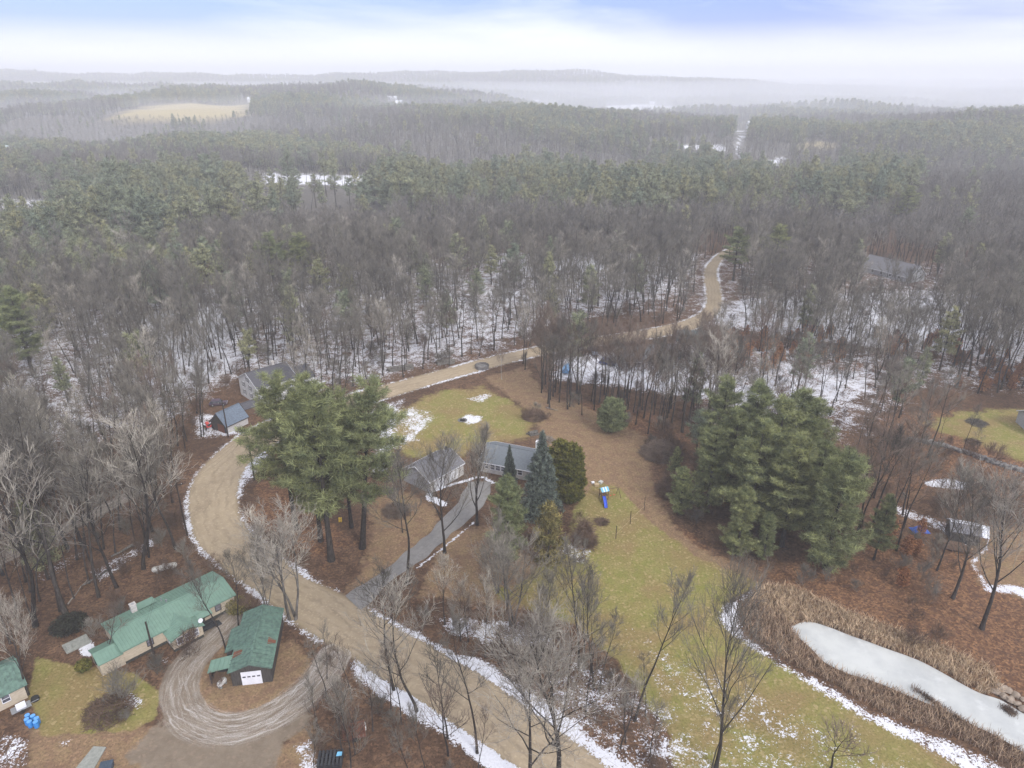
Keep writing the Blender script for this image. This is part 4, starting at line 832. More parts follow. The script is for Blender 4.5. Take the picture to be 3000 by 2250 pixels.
# dense grove behind the house, thin saplings along its edge
x, y = grid(-10, 60, 135, 175, 3.6); m = inside(fpoly([(1150, 800), (1250, 850), (1400, 860), (1560, 890), (1560, 930), (1440, 950), (1380, 920), (1280, 888), (1180, 868)]), x, y) & clear(x, y + 0) | (inside(fpoly([(1150, 800), (1250, 850), (1400, 860), (1560, 890), (1560, 930), (1440, 950), (1380, 920), (1280, 888), (1180, 868)]), x, y) & ~in_yard(x, y)); addpts(*keep(x, y, m))
x, y = grid(-620, 620, 345, 640, 6.2)
m = (np.abs(x) < y * .95 + 25)
far_clear = [np.array([(-.39 * 372, 372), (-.17 * 372, 372), (-.185 * 612, 612), (-.36 * 612, 612)])] + [spoly([(-60, 590), (110, 590), (190, 640), (150, 735), (-60, 735)])]
for p in far_clear: m &= ~(inside(p, x, y) & (rng.random(len(x)) > .12))
m &= clear(x, y); addpts(*keep(x, y, m))
WX, WY = np.concatenate(xs_), np.concatenate(ys_); WZ = hgt(WX, WY)
pu, pv = proj(WX, WY, WZ + 12)
fu, fv = pu / FS, pv / FS
def insf(pts, u, v): return sdf(np.array(pts, float), u, v) > 0
nzv = .5 + .5 * np.sin(WX * .045 + 2 * np.sin(WY * .03)) * np.sin(WY * .05 + 1.3)
pp = np.full(len(WX), .02)
pp[insf([(-100, 470), (350, 470), (480, 520), (560, 600), (420, 640), (250, 600), (-100, 640)], fu, fv)] = .48
pp[insf([(350, 380), (640, 370), (1000, 360), (1560, 350), (1580, 440), (1300, 460), (1000, 445), (700, 450), (480, 480), (380, 470)], fu, fv)] = .85
pp[insf([(1560, 350), (1900, 350), (2000, 380), (1960, 430), (1780, 470), (1560, 450)], fu, fv)] = .55
pp[insf([(-100, 330), (350, 400), (350, 480), (-100, 470)], fu, fv)] = .45
pp[insf([(520, 480), (1200, 460), (1500, 460), (1500, 500), (1100, 560), (560, 560)], fu, fv)] = .06
nzw = .5 + .5 * np.sin(WX * .021 + 1.5 * np.sin(WY * .017) + 1) * np.sin(WY * .024 + 1.2 * np.sin(WX * .02)); pp = np.clip(pp * (.1 + .75 * nzv + 1.0 * nzw), 0, .97)
ispine = rng.random(len(WX)) < pp
infr = (pu > -40) & (pu < 3040) & (pv < 2300)
dist = np.hypot(WX, WY)
def region(u, v, y, x):
    near = [(a, b, t_) for a, b, t_ in MARKS]; k = min(near, key=lambda m_: (m_[0] - u) ** 2 + 2.2 * (m_[1] - v) ** 2); d_ = math.hypot(k[0] - u, k[1] - v)
    side = 'just ' if d_ < 60 else 'farther '
    return side + ('left of ' if u < k[0] - 25 else 'right of ' if u > k[0] + 25 else 'behind ' if v < k[1] else 'in front of ') + k[2]
MARKS = [(570, 830, 'the white house'), (490, 900, 'the roadside barn'), (355, 1225, 'the long propane tank'), (120, 1150, 'the woodland track'), (80, 720, 'the big pine at the left edge'), (580, 560, 'the broad-crowned pine pair'), (310, 640, 'the reddish left wood edge'),
         (900, 800, 'the upper road bank'), (1040, 790, 'the round trough'), (860, 630, 'the mid-wood rounded pines'), (1240, 575, 'the snowy clearing'), (1270, 880, 'the brush pile'), (1310, 780, 'the dark blue car'), (1400, 760, 'the grove house'), (1320, 920, 'the round evergreen'),
         (1540, 600, 'the far road bend'), (1500, 720, 'the fabric shelter'), (1650, 520, 'the layered road-side pines'), (1930, 580, 'the long wood house'), (1720, 800, 'the rust sapling clearing'), (2030, 730, 'the lone dark pine'), (2120, 920, 'the right-hand lawn'), (2080, 1150, 'the snowy shed'), (2150, 620, 'the right edge wood'), (1000, 500, 'the central pine ridge'), (300, 500, 'the left pine slope'), (60, 470, 'the far left clearing')]
def region_old(u, v, y, x):
    if y < 150: return 'in the wood left of the bending dirt road' if x < -20 else 'on the leafy slope above the pond'
    if u < 480: return 'in the snowy wood behind the left bend of the road' if v > 700 else 'in the far left wood'
    if u < 900 and v > 640: return 'in the snowy wood behind the white house'
    if u < 1180: return 'in the wood beyond the upper stretch of road' if v > 560 else 'in the middle of the far wood'
    if u < 1560: return 'in the grove between the lawn and the far road' if v > 690 else 'beyond the upper stretch of dirt road'
    if v > 700: return 'on the snowy ground right of the grove'
    return 'around the grey house in the right wood'
def individuals(mask, keys, name, base_lab, cat, group, nmax, hlo, hhi):
    ids = np.where(mask & infr)[0]; ids = ids[np.argsort(dist[ids])][:nmax]
    for i in ids:
        u, v = fu[i], fv[i]; x, y = WX[i], WY[i]; k = keys[int(rng.integers(len(keys)))]
        grove = (y < 180 and x > -12 and x < 70)
        h = rng.uniform(hlo, hhi) * (1.05 if grove else 1)
        if grove and k[0] != 'q' and rng.random() < .6: k = 'w4'
        wd_ = rng.uniform(.8, 1.2); tl = rng.normal(0, .035)
        look = [('short ', 'middling ', 'tall ')[int(np.digitize(h, [hlo + (hhi - hlo) * .33, hlo + (hhi - hlo) * .66]))]]
        look.append('slim ' if wd_ < .93 else 'broad ' if wd_ > 1.07 else '')
        look.append('left-leaning ' if tl < -.03 else 'right-leaning ' if tl > .03 else '')
        lab = ''.join(look[:2] if len(''.join(look).split()) > 2 or k == 'w4' or k[0] == 'g' else look) + (base_lab.replace('grey', 'reddish') if k == 'w4' else base_lab.replace('grey', 'pale grey') if k[0] == 'g' else base_lab) + ' ' + region(u, v, y, x)
        if len(lab.split()) > 16: lab = lab.split(' ', 1)[1]
        plant(k, x, y, h, name, lab, cat, group, wide=wd_, tilt=(rng.normal(0, .02), tl), rz=0.0)
    return ids
idb = individuals(~ispine, ['w0', 'w1', 'w2', 'w3', 'w5', 'w0', 'w2', 'w1', 'w5', 'g0', 'g1', 'w4'], BT, 'bare grey tree', 'tree', 'bare trees of the woods', 255, 14.5, 21)
idp = individuals(ispine, ['q0', 'q1', 'q2'], ET, 'evergreen pine', 'pine', 'pines scattered through the woods', 150, 14, 21)
rest = np.ones(len(WX), bool); rest[idb] = False; rest[idp] = False
rb = np.where(rest & ~ispine)[0]; rp = np.where(rest & ispine)[0]
def sc_arr(n, lo, hi): s = lo + (hi - lo) * rng.beta(2, 2, n) * rng.uniform(.6, 1.25, n); wv = rng.uniform(.8, 1.35, n); return np.stack([s * wv, s * wv, s], 1)
def rots(n): return np.stack([rng.normal(0, .03, n), rng.normal(0, .03, n), rng.uniform(0, 6.28, n)], 1)
near_keys = ['w0', 'w1', 'w2', 'w3', 'w5', 'w5', 'g0']
nearm = [joined(k) for k in near_keys]; farm = [FARLIB['fw%d' % i] for i in range(5)]
ix = np.where(dist[rb] < 330, rng.integers(0, 7, len(rb)), 7 + rng.integers(0, 5, len(rb)))
scatter('bare_woods', nearm + farm, np.stack([WX[rb], WY[rb], WZ[rb]], 1), rots(len(rb)), sc_arr(len(rb), .78, 1.15) * (.8 + .35 * nzw[rb])[:, None], ix, 'mass of leafless grey woods beyond the nearest bare trees', 'woods')
pm = [joined(k) for k in ('q0', 'q1', 'q2')]
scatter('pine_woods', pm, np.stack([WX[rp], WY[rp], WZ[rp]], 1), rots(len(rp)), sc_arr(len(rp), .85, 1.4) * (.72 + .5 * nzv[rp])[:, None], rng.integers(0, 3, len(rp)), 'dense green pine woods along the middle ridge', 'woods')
print('wood trees', len(WX), 'pines', ispine.sum(), 'bare individual', len(idb), len(idp))
# far forested hills
def far_forest(y0, y1, sp, s_lo, s_hi):
    x, y = grid(-y1 * .96, y1 * .96, y0, y1, sp); m = np.abs(x) < y * .95 + 30
    for p in field_tan + clear_far: m &= sdf(p, x, y) < -6
    x, y = keep(x, y, m); return x, y, sc_arr(len(x), s_lo, s_hi)
bx, by, bs = [], [], []
for a in ((640, 1100, 7.6, .7, 1.0), (1100, 1700, 10.5, .75, 1.1), (1700, 2600, 15, .8, 1.3), (2600, 4000, 20, .9, 1.25)):
    x, y, s_ = far_forest(*a); bx.append(x); by.append(y); bs.append(s_)
bx, by, bs = np.concatenate(bx), np.concatenate(by), np.concatenate(bs)
fld = (by > 780) & (by < 1040) & (bx > -640) & (bx < -300); bs[fld] *= .55
nz2 = np.sin(bx * .017 + 2 * np.sin(by * .008)) + np.sin(by * .013 + bx * .006 + 1) + .6 * np.sin(bx * .05) * np.sin(by * .045)
isp = rng.random(len(bx)) < np.clip(.28 + .55 * nz2, .04, .95)
bz = hgt(bx, by)
for nm, mk, ms, lab in (('far_bare_woods', ~isp, farm, 'hazy leafless forest covering the far hills'), ('far_pine_woods', isp, [FARLIB['fp%d' % i] for i in range(3)], 'hazy evergreen forest covering the far hills')):
    k = np.where(mk)[0]; scatter(nm, ms, np.stack([bx[k], by[k], bz[k]], 1), rots(len(k)), bs[k], rng.integers(0, len(ms), len(k)), lab, 'forest')
print('far trees', len(bx))

# undergrowth: brush clumps and rust-leaved saplings as ground cover
def brush_mesh(name, seed, h, m):
    TR, CR = bare(seed, h, .03, .05, 9, h * .35, limb_f=.4, subs=3, twigs=4, fine=1, tw_r=.011, up=.6, stems=5); V1, F1 = tubes(np.concatenate([TR, CR]), 3); return np_mesh(name, V1, F1, [m])
bm_ = [brush_mesh('brush', 500 + i, 2.4, M['brush'] if i < 2 else M['twig']) for i in range(3)]
def in_any(ps, x, y):
    m = np.zeros(len(x), bool)
    for p in ps: m |= inside(p, x, y)
    return m
thicket = [fpoly([(820, 1330), (930, 1300), (1120, 1350), (1230, 1390), (1330, 1450), (1450, 1570), (1560, 1700), (1340, 1700), (1100, 1500), (930, 1400)]), fpoly([(700, 1420), (830, 1470), (1000, 1590), (1130, 1700), (650, 1750), (690, 1560)]),
           fpoly([(1120, 1140), (1180, 1230), (1270, 1240), (1265, 1170), (1250, 1080), (1235, 1090), (1235, 1180), (1190, 1200)]), fpoly([(200, 1490), (290, 1480), (300, 1550), (230, 1570), (195, 1540)]), fpoly([(220, 1400), (320, 1420), (430, 1380), (440, 1400), (330, 1450), (240, 1430)]),
           fpoly([(1395, 960), (1440, 950), (1500, 1000), (1470, 1100), (1405, 1060)]), fpoly([(1130, 880), (1190, 885), (1195, 910), (1130, 910)])]
x, y = grid(-60, 60, 36, 165, 2.1); m = in_any(thicket, x, y) & (sdf(road_poly, x, y) < -3) & (rng.random(len(x)) < np.where(inside(thicket[1], x, y), .22, .5)); bx1, by1 = keep(x, y, m)
x, y = grid(-160, 160, 70, 240, 4.0); m = clear(x, y, 1.5) & ~in_any(open_near, x, y) & (rng.random(len(x)) < np.where(y < 150, .5, .22)) & (np.abs(x) < y * .78); bx2, by2 = keep(x, y, m)
bx_, by_ = np.concatenate([bx1, bx2]), np.concatenate([by1, by2]); n_ = len(bx_)
us = sc_arr(n_, .5, 2.0); us[:len(bx1)] *= .55
scatter('undergrowth', bm_, np.stack([bx_, by_, hgt(bx_, by_)], 1), rots(n_), us, rng.integers(0, 3, n_), 'brown leafless brush on the forest floor and along the road', 'undergrowth')
rp_ = [fpoly([(1560, 720), (1800, 720), (1830, 790), (1620, 810), (1540, 770)]), fpoly([(1990, 720), (2230, 790), (2230, 870), (2000, 830)]), fpoly([(1880, 690), (1960, 690), (1960, 770), (1880, 770)]), fpoly([(2560 / FS, 1560 / FS), (2700 / FS, 1560 / FS), (2680 / FS, 1740 / FS), (2600 / FS, 1740 / FS)])]
x, y = grid(20, 190, 70, 260, 3.4); m = in_any(rp_, x, y) & (rng.random(len(x)) < .5) & clear(x, y, 1.5); x, y = keep(x, y, m); n_ = len(x)
scatter('rust_leaved_saplings', [joined('h0')], np.stack([x, y, hgt(x, y)], 1), rots(n_), sc_arr(n_, .35, .75), np.zeros(n_), 'thicket of young beeches holding rust-coloured leaves', 'saplings')
# thin young trees in the roadside strip
x, y = grid(-30, 40, 36, 95, 3.1); m = in_any(thicket[:2], x, y) & (sdf(road_poly, x, y) < -3) & (rng.random(len(x)) < .5); x, y = keep(x, y, m); rr = np.argsort(y)
for i in rr:
    nearroad = 'on the near side of the dirt road, among brush' if sdf(road_poly[::1], np.array([x[i]]), np.array([y[i]]))[0] < 0 and inside(thicket[1], np.array([x[i]]), np.array([y[i]]))[0] else 'between the dirt road and the lawn'
    plant(['s0', 'w0', 'g0', 'w2', 'g1', 's1'][int(rng.integers(6))], x[i], y[i], rng.uniform(8, 14), BT, ['slender ', 'reddish ', 'bushy grey ', 'tall thin '][len(scn.objects) % 4] + 'young bare tree ' + nearroad, 'tree', 'saplings of the roadside strip', wide=rng.uniform(.8, 1.1))
print('roadside saplings', len(x))

# reeds round the pond
def blades(P, h, wdt, r, lean=.35):
    n = len(P); hh = h * r.uniform(.6, 1.2, n); az = r.uniform(0, 6.28, n); ln = r.normal(0, lean, (n, 2)) * hh[:, None]
    s = np.stack([np.cos(az), np.sin(az), np.zeros(n)], 1) * wdt * .5; b = P; mid = P + np.c_[ln * .35, hh * .6]; tip = P + np.c_[ln, hh]
    V = np.stack([b - s, b + s, mid + s * .9, mid - s * .9, tip + s * .25, tip - s * .25], 1).reshape(-1, 3); k = (np.arange(n) * 6)[:, None]
    return V, np.concatenate([k + [0, 1, 2, 3], k + [3, 2, 4, 5]]).astype(int)
reed_up = T3([(480, 500), (560, 488), (700, 493), (800, 535), (950, 600), (1100, 665), (1250, 715), (1400, 775), (1560, 830), (1700, 880), (1850, 950), (2000, 1020), (2060, 1180), (1930, 1180), (1800, 1110), (1680, 1040), (1560, 975), (1330, 890), (1080, 800), (870, 720), (700, 735), (560, 640), (430, 600)])
reed_lo = T3([(430, 560), (600, 640), (700, 740), (780, 850), (900, 970), (1100, 1065), (1280, 1115), (1500, 1215), (1700, 1290), (1850, 1375), (1990, 1435), (2212, 1565), (2400, 1720), (2300, 1800), (2100, 1659), (1950, 1550), (1800, 1480), (1600, 1400), (1400, 1345), (1200, 1255), (1050, 1165), (900, 1075), (720, 1000), (600, 915), (510, 850), (400, 750), (375, 640)])
def fillp(poly, n, marg):
    x0, y0 = poly.min(0); x1, y1 = poly.max(0); x = rng.uniform(x0, x1, n); y = rng.uniform(y0, y1, n); d = sdf(poly, x, y); m = (d > marg)
    c = np.sin(x * 1.9 + 2 * np.sin(y * 1.3)) * np.sin(y * 2.3 + 1.7 * np.sin(x * .9)); m &= rng.random(n) < (.55 + .45 * c); m &= (sdf(ice_poly[:-1], x, y) < .25); return np.stack([x[m], y[m], np.zeros(m.sum())], 1)
def reedmat(name, a, b, c):
    m = mat(name, a, b, 1.1, detail=6, rough=.9); t_ = m.node_tree; pb_ = t_.nodes['Principled BSDF']; src = pb_.inputs['Base Color'].links[0].from_socket
    at1 = N(t_, 'ShaderNodeAttribute', attribute_name='shade'); hs = N(t_, 'ShaderNodeHueSaturation'); L(t_, at1.outputs['Fac'], hs.inputs['Value']); L(t_, src, hs.inputs['Color']); L(t_, hs.outputs[0], pb_.inputs['Base Color']); return m
M['reed_tan'] = reedmat('dry_reed', (.72, .56, .38), (.42, .29, .18), None); M['reed_brown'] = reedmat('brown_reed', (.56, .42, .29), (.30, .205, .14), None)
for poly, mt_, nn, nm, lab in ((reed_up, M['reed_tan'], 60000, 'reeds', 'pale dry reeds along the far bank of the frozen pond'), (reed_lo, M['reed_brown'], 60000, 'reeds', 'brown dry reeds along the near bank of the frozen pond')):
    P_ = fillp(poly, nn, .0); V_, F_ = blades(P_, 1.1, .06, rng, .4); o = link(nm, np_mesh(nm, V_, F_, [mt_])); sh_ = np.repeat(rng.uniform(.35, 1.35, len(P_)), 6); at2 = o.data.attributes.new('shade', 'FLOAT', 'POINT'); at2.data.foreach_set('value', sh_.astype(np.float32)); tag(o, lab, 'reeds', kind='stuff')
P_ = rng.normal(size=(90, 1, 2)); ctr = T3([(1500 + 480 * q, 1150 + 330 * q) for q in rng.random(60)] + [(2080 + 60 * q, 1270 + 40 * q) for q in rng.random(30)])
P2 = (ctr[:, None] + rng.normal(0, .28, (90, 14, 2))).reshape(-1, 2); V_, F_ = blades(np.c_[P2, np.zeros(len(P2))], .6, .05, rng, .3); tag(link('reed_tufts', np_mesh('reed_tufts', V_, F_, [M['brush']])), 'dark stubs of reed poking through the ice', 'reeds', kind='stuff')

# ------------------------------------------------------------------ buildings
def wframe(q):
    cx, cy, a = q[:3]; return (cx, cy, float(hgt(cx, cy)) if cy > 340 else 0.0), a
def wall_pts(side, q):
    """origin, direction along the wall and outward normal for a wall side"""
    Lh, Wh = q[3] / 2, q[4] / 2
    return {'near': (Vector((-Lh, -Wh, 0)), Vector((1, 0, 0)), Vector((0, -1, 0))), 'far': (Vector((Lh, Wh, 0)), Vector((-1, 0, 0)), Vector((0, 1, 0))),
            'left': (Vector((-Lh, Wh, 0)), Vector((0, -1, 0)), Vector((-1, 0, 0))), 'right': (Vector((Lh, -Wh, 0)), Vector((0, 1, 0)), Vector((1, 0, 0)))}[side]
def window(root, o, d, n, u, z, w_, h_, frame, glass, bars=1, shutters=None, z0=0.0):
    c = o + d * (u + w_ / 2) + Vector((0, 0, z + h_ / 2 + z0)); t_ = .07; U = Vector((0, 0, 1)); mb = MB()
    mb.obox(c + d * (-w_ / 2) + n * .03, d * t_ / 2, n * .05, U * (h_ / 2 + t_)); mb.obox(c + d * (w_ / 2) + n * .03, d * t_ / 2, n * .05, U * (h_ / 2 + t_))
    mb.obox(c + U * (h_ / 2 + t_ / 2) + n * .03, d * (w_ / 2 - t_ / 2), n * .05, U * t_ / 2); mb.obox(c - U * (h_ / 2 + t_ / 2) + n * .035, d * (w_ / 2 - t_ / 2), n * .07, U * t_ / 2)
    for k in range(bars): mb.obox(c + n * .04 + U * h_ * ((k + 1) / (bars + 1) - .5), d * (w_ / 2 - t_ / 2), n * .02, U * .025)
    f = mb.build('window', frame, root); pb = MB(); pb.obox(c + n * .012, d * (w_ / 2 - t_ / 2), n * .012, U * h_ / 2); pb.build('pane', glass, f)
    if shutters:
        for s in (-1, 1):
            sb = MB(); sb.obox(c + d * s * (w_ / 2 + .24) + n * .025, d * .17, n * .02, U * (h_ / 2 + .04)); sb.build('shutter', shutters, root)
    return f
def gable(name, label, cat, q, wallm, roofm, over=.35, ribs=0, roof_t=.14, trim=None, skirt=None, group=None, skirt_h=.5, overg=None):
    loc, a = wframe(q); L_, W_, hw, hr = q[3:7]; Lh, Wh = L_ / 2, W_ / 2; overg = over if overg is None else overg
    root = empty(name, loc, a, label, cat, group)
    mb = MB(); z0 = skirt_h if skirt else -.05
    hi = hr - .12; he = hw - .1
    mb.add([(-Lh, -Wh, z0), (Lh, -Wh, z0), (Lh, Wh, z0), (-Lh, Wh, z0), (-Lh, -Wh, he), (Lh, -Wh, he), (Lh, Wh, he), (-Lh, Wh, he), (-Lh, 0, hi), (Lh, 0, hi)],
           [(0, 1, 5, 4), (2, 3, 7, 6), (1, 2, 6, 9, 5), (3, 0, 4, 8, 7), (4, 5, 9, 8), (7, 8, 9, 6), (0, 3, 2, 1)])
    mb.build('wall', wallm, root)
    if skirt:
        sb = MB(); sb.box(-Lh + .04, Lh - .04, -Wh + .04, Wh - .04, -.1, z0 - .002); sb.build('skirting', skirt, root)
    sl = (hr - hw) / Wh; ye = Wh + over; ze = hw - sl * over; xo = Lh + overg
    rb = MB()
    rb.slab((-xo, -ye, ze), (xo, -ye, ze), (xo, 0, hr), (-xo, 0, hr), roof_t); rb.slab((xo, ye, ze), (-xo, ye, ze), (-xo, 0, hr), (xo, 0, hr), roof_t)
    if ribs:
        k = int(2 * xo / ribs)
        for i in range(k + 1):
            x = -xo + .05 + i * (2 * xo - .1) / k
            for s in (-1, 1):
                A_, B_ = Vector((x, s * ye, ze)), Vector((x, 0, hr)); d = (B_ - A_); n_ = Vector((0, s * -d.z if s > 0 else -d.z, abs(d.y))).normalized(); n_ = Vector((0, s * sl, 1)).normalized()
                rb.obox((A_ + B_) / 2 + n_ * .035, Vector((.035, 0, 0)), d / 2, n_ * .035)
    rb.box(-xo - .02, xo + .02, -.14, .14, hr - .04, hr + .05)
    rb.build('roof', roofm, root)
    if trim:
        tb = MB()
        for s in (-1, 1):
            for e in (-1, 1):
                A_, B_ = Vector((e * (xo + .02), s * ye, ze - .09)), Vector((e * (xo + .02), 0, hr - .09)); d = B_ - A_
                tb.obox((A_ + B_) / 2, Vector((.03, 0, 0)), d / 2 + d.normalized() * .02, Vector((0, 0, .11)))
            tb.obox((0, s * (ye + .03), ze - .09), (xo - .02, 0, 0), (0, .03, 0), (0, 0, .09))
        tb.build('trim', trim, root)
    return root
def chimney(root, x, y, z0, z1, w_, m, cap=None):
    b = MB(); b.box(x - w_ / 2, x + w_ / 2, y - w_ / 2, y + w_ / 2, z0, z1); b.box(x - w_ / 2 - .06, x + w_ / 2 + .06, y - w_ / 2 - .06, y + w_ / 2 + .06, z1 + .001, z1 + .09); c = b.build('chimney', m, root)
    if cap: cb = MB(); cb.box(x - w_ / 4, x + w_ / 4, y - w_ / 4, y + w_ / 4, z1 + .095, z1 + .13); cb.build('flue', cap, c)
    return c
def subgable(root, x0, x1, y0, y1, hw, hr, axis, wallm, roofm, over=.3, ribs=.45, skirt=None, names=('annex_wall', 'annex_roof')):
    """a wing: box with a gable roof whose ridge runs along axis"""
    mb = MB(); z0 = .5 if skirt else -.05; cx, cy = (x0 + x1) / 2, (y0 + y1) / 2
    if axis == 'x':
        V_ = [(x0, y0, z0), (x1, y0, z0), (x1, y1, z0), (x0, y1, z0), (x0, y0, hw - .08), (x1, y0, hw - .08), (x1, y1, hw - .08), (x0, y1, hw - .08), (x0, cy, hr - .1), (x1, cy, hr - .1)]
        F_ = [(0, 1, 5, 4), (2, 3, 7, 6), (1, 2, 6, 9, 5), (3, 0, 4, 8, 7), (4, 5, 9, 8), (7, 8, 9, 6)]
    else:
        V_ = [(x0, y0, z0), (x1, y0, z0), (x1, y1, z0), (x0, y1, z0), (x0, y0, hw - .08), (x1, y0, hw - .08), (x1, y1, hw - .08), (x0, y1, hw - .08), (cx, y0, hr - .1), (cx, y1, hr - .1)]
        F_ = [(0, 1, 5, 8, 4), (2, 3, 7, 9, 6), (1, 2, 6, 5), (3, 0, 4, 7), (4, 8, 9, 7), (5, 6, 9, 8)]
    mb.add(V_, F_); mb.build(names[0], wallm, root)
    if skirt: sb = MB(); sb.box(x0 + .04, x1 - .04, y0 + .04, y1 - .04, -.1, z0 - .002); sb.build('skirting', skirt, root)
    rb = MB()
    if axis == 'x':
        W2 = (y1 - y0) / 2; sl = (hr - hw) / W2; ye = W2 + over; ze = hw - sl * over; a_, b_ = x0 - over, x1
        rb.slab((a_, cy - ye, ze), (b_, cy - ye, ze), (b_, cy, hr), (a_, cy, hr), .12); rb.slab((b_, cy + ye, ze), (a_, cy + ye, ze), (a_, cy, hr), (b_, cy, hr), .12)
        k = max(1, int((b_ - a_) / ribs))
        for i in range(k + 1):
            x = a_ + .04 + i * (b_ - a_ - .08) / k
            for s in (-1, 1): A_, B_ = Vector((x, cy + s * ye, ze)), Vector((x, cy, hr)); rb.obox((A_ + B_) / 2 + Vector((0, s * sl, 1)).normalized() * .022, (.02, 0, 0), (B_ - A_) / 2, Vector((0, s * sl, 1)).normalized() * .022)
    else:
        W2 = (x1 - x0) / 2; sl = (hr - hw) / W2; xe = W2 + over; ze = hw - sl * over; a_, b_ = y0 - over, y1
        rb.slab((cx + xe, a_, ze), (cx + xe, b_, ze), (cx, b_, hr), (cx, a_, hr), .12); rb.slab((cx - xe, b_, ze), (cx - xe, a_, ze), (cx, a_, hr), (cx, b_, hr), .12)
        k = max(1, int((b_ - a_) / ribs))
        for i in range(k + 1):
            y = a_ + .04 + i * (b_ - a_ - .08) / k
            for s in (-1, 1): A_, B_ = Vector((cx + s * xe, y, ze)), Vector((cx, y, hr)); rb.obox((A_ + B_) / 2 + Vector((s * sl, 0, 1)).normalized() * .022, (0, .02, 0), (B_ - A_) / 2, Vector((s * sl, 0, 1)).normalized() * .022)
    rb.build(names[1], roofm, root)

# cream long house
q = bld['trailer']; H1 = gable('long_house', 'cream long house with green ribbed metal roof beside the bending dirt road', 'house', q, M['cream'], M['green_metal'], over=.25, ribs=.42, trim=M['green_metal'], skirt=M['skirt'])
Lh, Wh, hw, hr = q[3] / 2, q[4] / 2, q[5], q[6]
o_, d_, n_ = wall_pts('near', q)
subgable(H1, -Lh - 3.0, -Lh + .02, -Wh + .1, -Wh + 3.9, 2.1, 2.75, 'x', M['cream'], M['green_metal'], over=.2)                    # low wing on the left gable
bx0, bx1, by0 = -2.4, 1.9, -Wh - 2.6
subgable(H1, bx0, bx1, by0, -Wh + 1.7, 2.3, 3.05, 'y', M['cream'], M['green_metal'], over=.3, skirt=M['skirt'], names=('porch_wall', 'porch_roof'))   # three-window bay
for k in range(3): window(H1, Vector((bx0, by0, 0)), Vector((1, 0, 0)), Vector((0, -1, 0)), .62 + k * 1.12, 1.0, .8, 1.1, M['white'], M['curtain_glass'])
window(H1, Vector((bx0, -Wh, 0)), Vector((0, -1, 0)), Vector((-1, 0, 0)), .8, 1.05, .7, .95, M['white'], M['glass'])
for u in (3.1, 11.2, 13.0): window(H1, o_, d_, n_, u, 1.15, .85, 1.0, M['dark_metal'], M['curtain_glass'])
window(H1, Vector((-Lh - 3.0, -Wh + 3.9, 0)), Vector((0, -1, 0)), Vector((-1, 0, 0)), 1.5, .9, .6, .8, M['dark_metal'], M['glass'])
chimney(H1, -Lh + 4.0, Wh - .9, hw - .2, hr + .55, .75, M['brick'], M['steel'])
db = MB(); db.add([(-Lh + 4.4, Wh + .3, hw - .1), (-Lh + 7.2, Wh + .3, hw - .1), (-Lh + 7.2, .9 + 1.4, hw + .5), (-Lh + 4.4, .9 + 1.4, hw + .5), (-Lh + 4.6, Wh + .3, hw + .45), (-Lh + 7.0, Wh + .3, hw + .45)], [(0, 1, 5, 4), (4, 5, 2, 3), (0, 4, 3), (1, 2, 5), (0, 3, 2, 1)]); db.build('dormer_roof', M['green_metal'], H1)
vb = MB(); vb.tube([(-.1, .7, hr - .35), (-.1, .7, hr + .25)], .09, 8); vb.tube([(-.1, .7, hr + .251), (-.1, .7, hr + .34)], .14, 8); vb.build('vent_pipe', M['steel'], H1)
vb = MB(); vb.tube([(-Lh + 7.6, 1.9, hw + .2), (-Lh + 7.6, 1.9, hr + .15)], .08, 8); vb.build('vent_pipe', M['steel'], H1)
sb = MB(); sb.tube([(bx1 - .1, by0 + .25, 2.4), (bx1 - .1, by0 + .1, 3.0)], .03, 6); sb.build('dish_mount', M['steel'], H1)
sb = MB(); c_ = Vector((bx1 - .1, by0 - .05, 3.1)); nrm = Vector((.2, -.9, .45)).normalized(); e1 = nrm.cross(Vector((0, 0, 1))).normalized(); e2 = nrm.cross(e1)
ring = [c_ + (e1 * math.cos(k * .3927) * .36 + e2 * math.sin(k * .3927) * .32) + nrm * .06 for k in range(16)]; bk = [p - nrm * .05 for p in ring]
sb.add([c_] + ring + [c_ - nrm * .05] + bk, [(0, 1 + k, 1 + (k + 1) % 16) for k in range(16)] + [(17, 18 + (k + 1) % 16, 18 + k) for k in range(16)] + [(1 + k, 18 + k, 18 + (k + 1) % 16, 1 + (k + 1) % 16) for k in range(16)]); sb.build('satellite_dish', M['white'], H1)
# covered steps right of the bay
sb = MB(); sb.slab((bx1 + .05, -Wh - 1.3, 2.25), (bx1 + 2.2, -Wh - 1.3, 2.25), (bx1 + 2.2, -Wh - .02, 2.55), (bx1 + .05, -Wh - .02, 2.55), .1); sb.build('porch_canopy', M['green_metal'], H1)
sb = MB(); sb.box(bx1 + .1, bx1 + 2.1, -Wh - 2.0, -Wh - .02, .35, .5)
for k in range(3): sb.box(bx1 + 2.1 + k * .3, bx1 + 2.4 + k * .3, -Wh - 1.9, -Wh - .8, .0, .38 - k * .12)
for x_ in (bx1 + .2, bx1 + 2.0): sb.box(x_ - .05, x_ + .05, -Wh - 1.95, -Wh - 1.85, .5, 1.4); sb.box(x_ - .05, x_ + .05, -Wh - 1.28, -Wh - 1.18, .5, 2.2)
sb.box(bx1 + .15, bx1 + 2.05, -Wh - 1.93, -Wh - 1.87, 1.4, 1.46); sb.build('porch_deck', M['dark_metal'], H1)
db = MB(); db.obox((bx1 + .9, -Wh - .03, 1.35), (.45, 0, 0), (0, .03, 0), (0, 0, .95)); db.build('door', M['board'], H1)
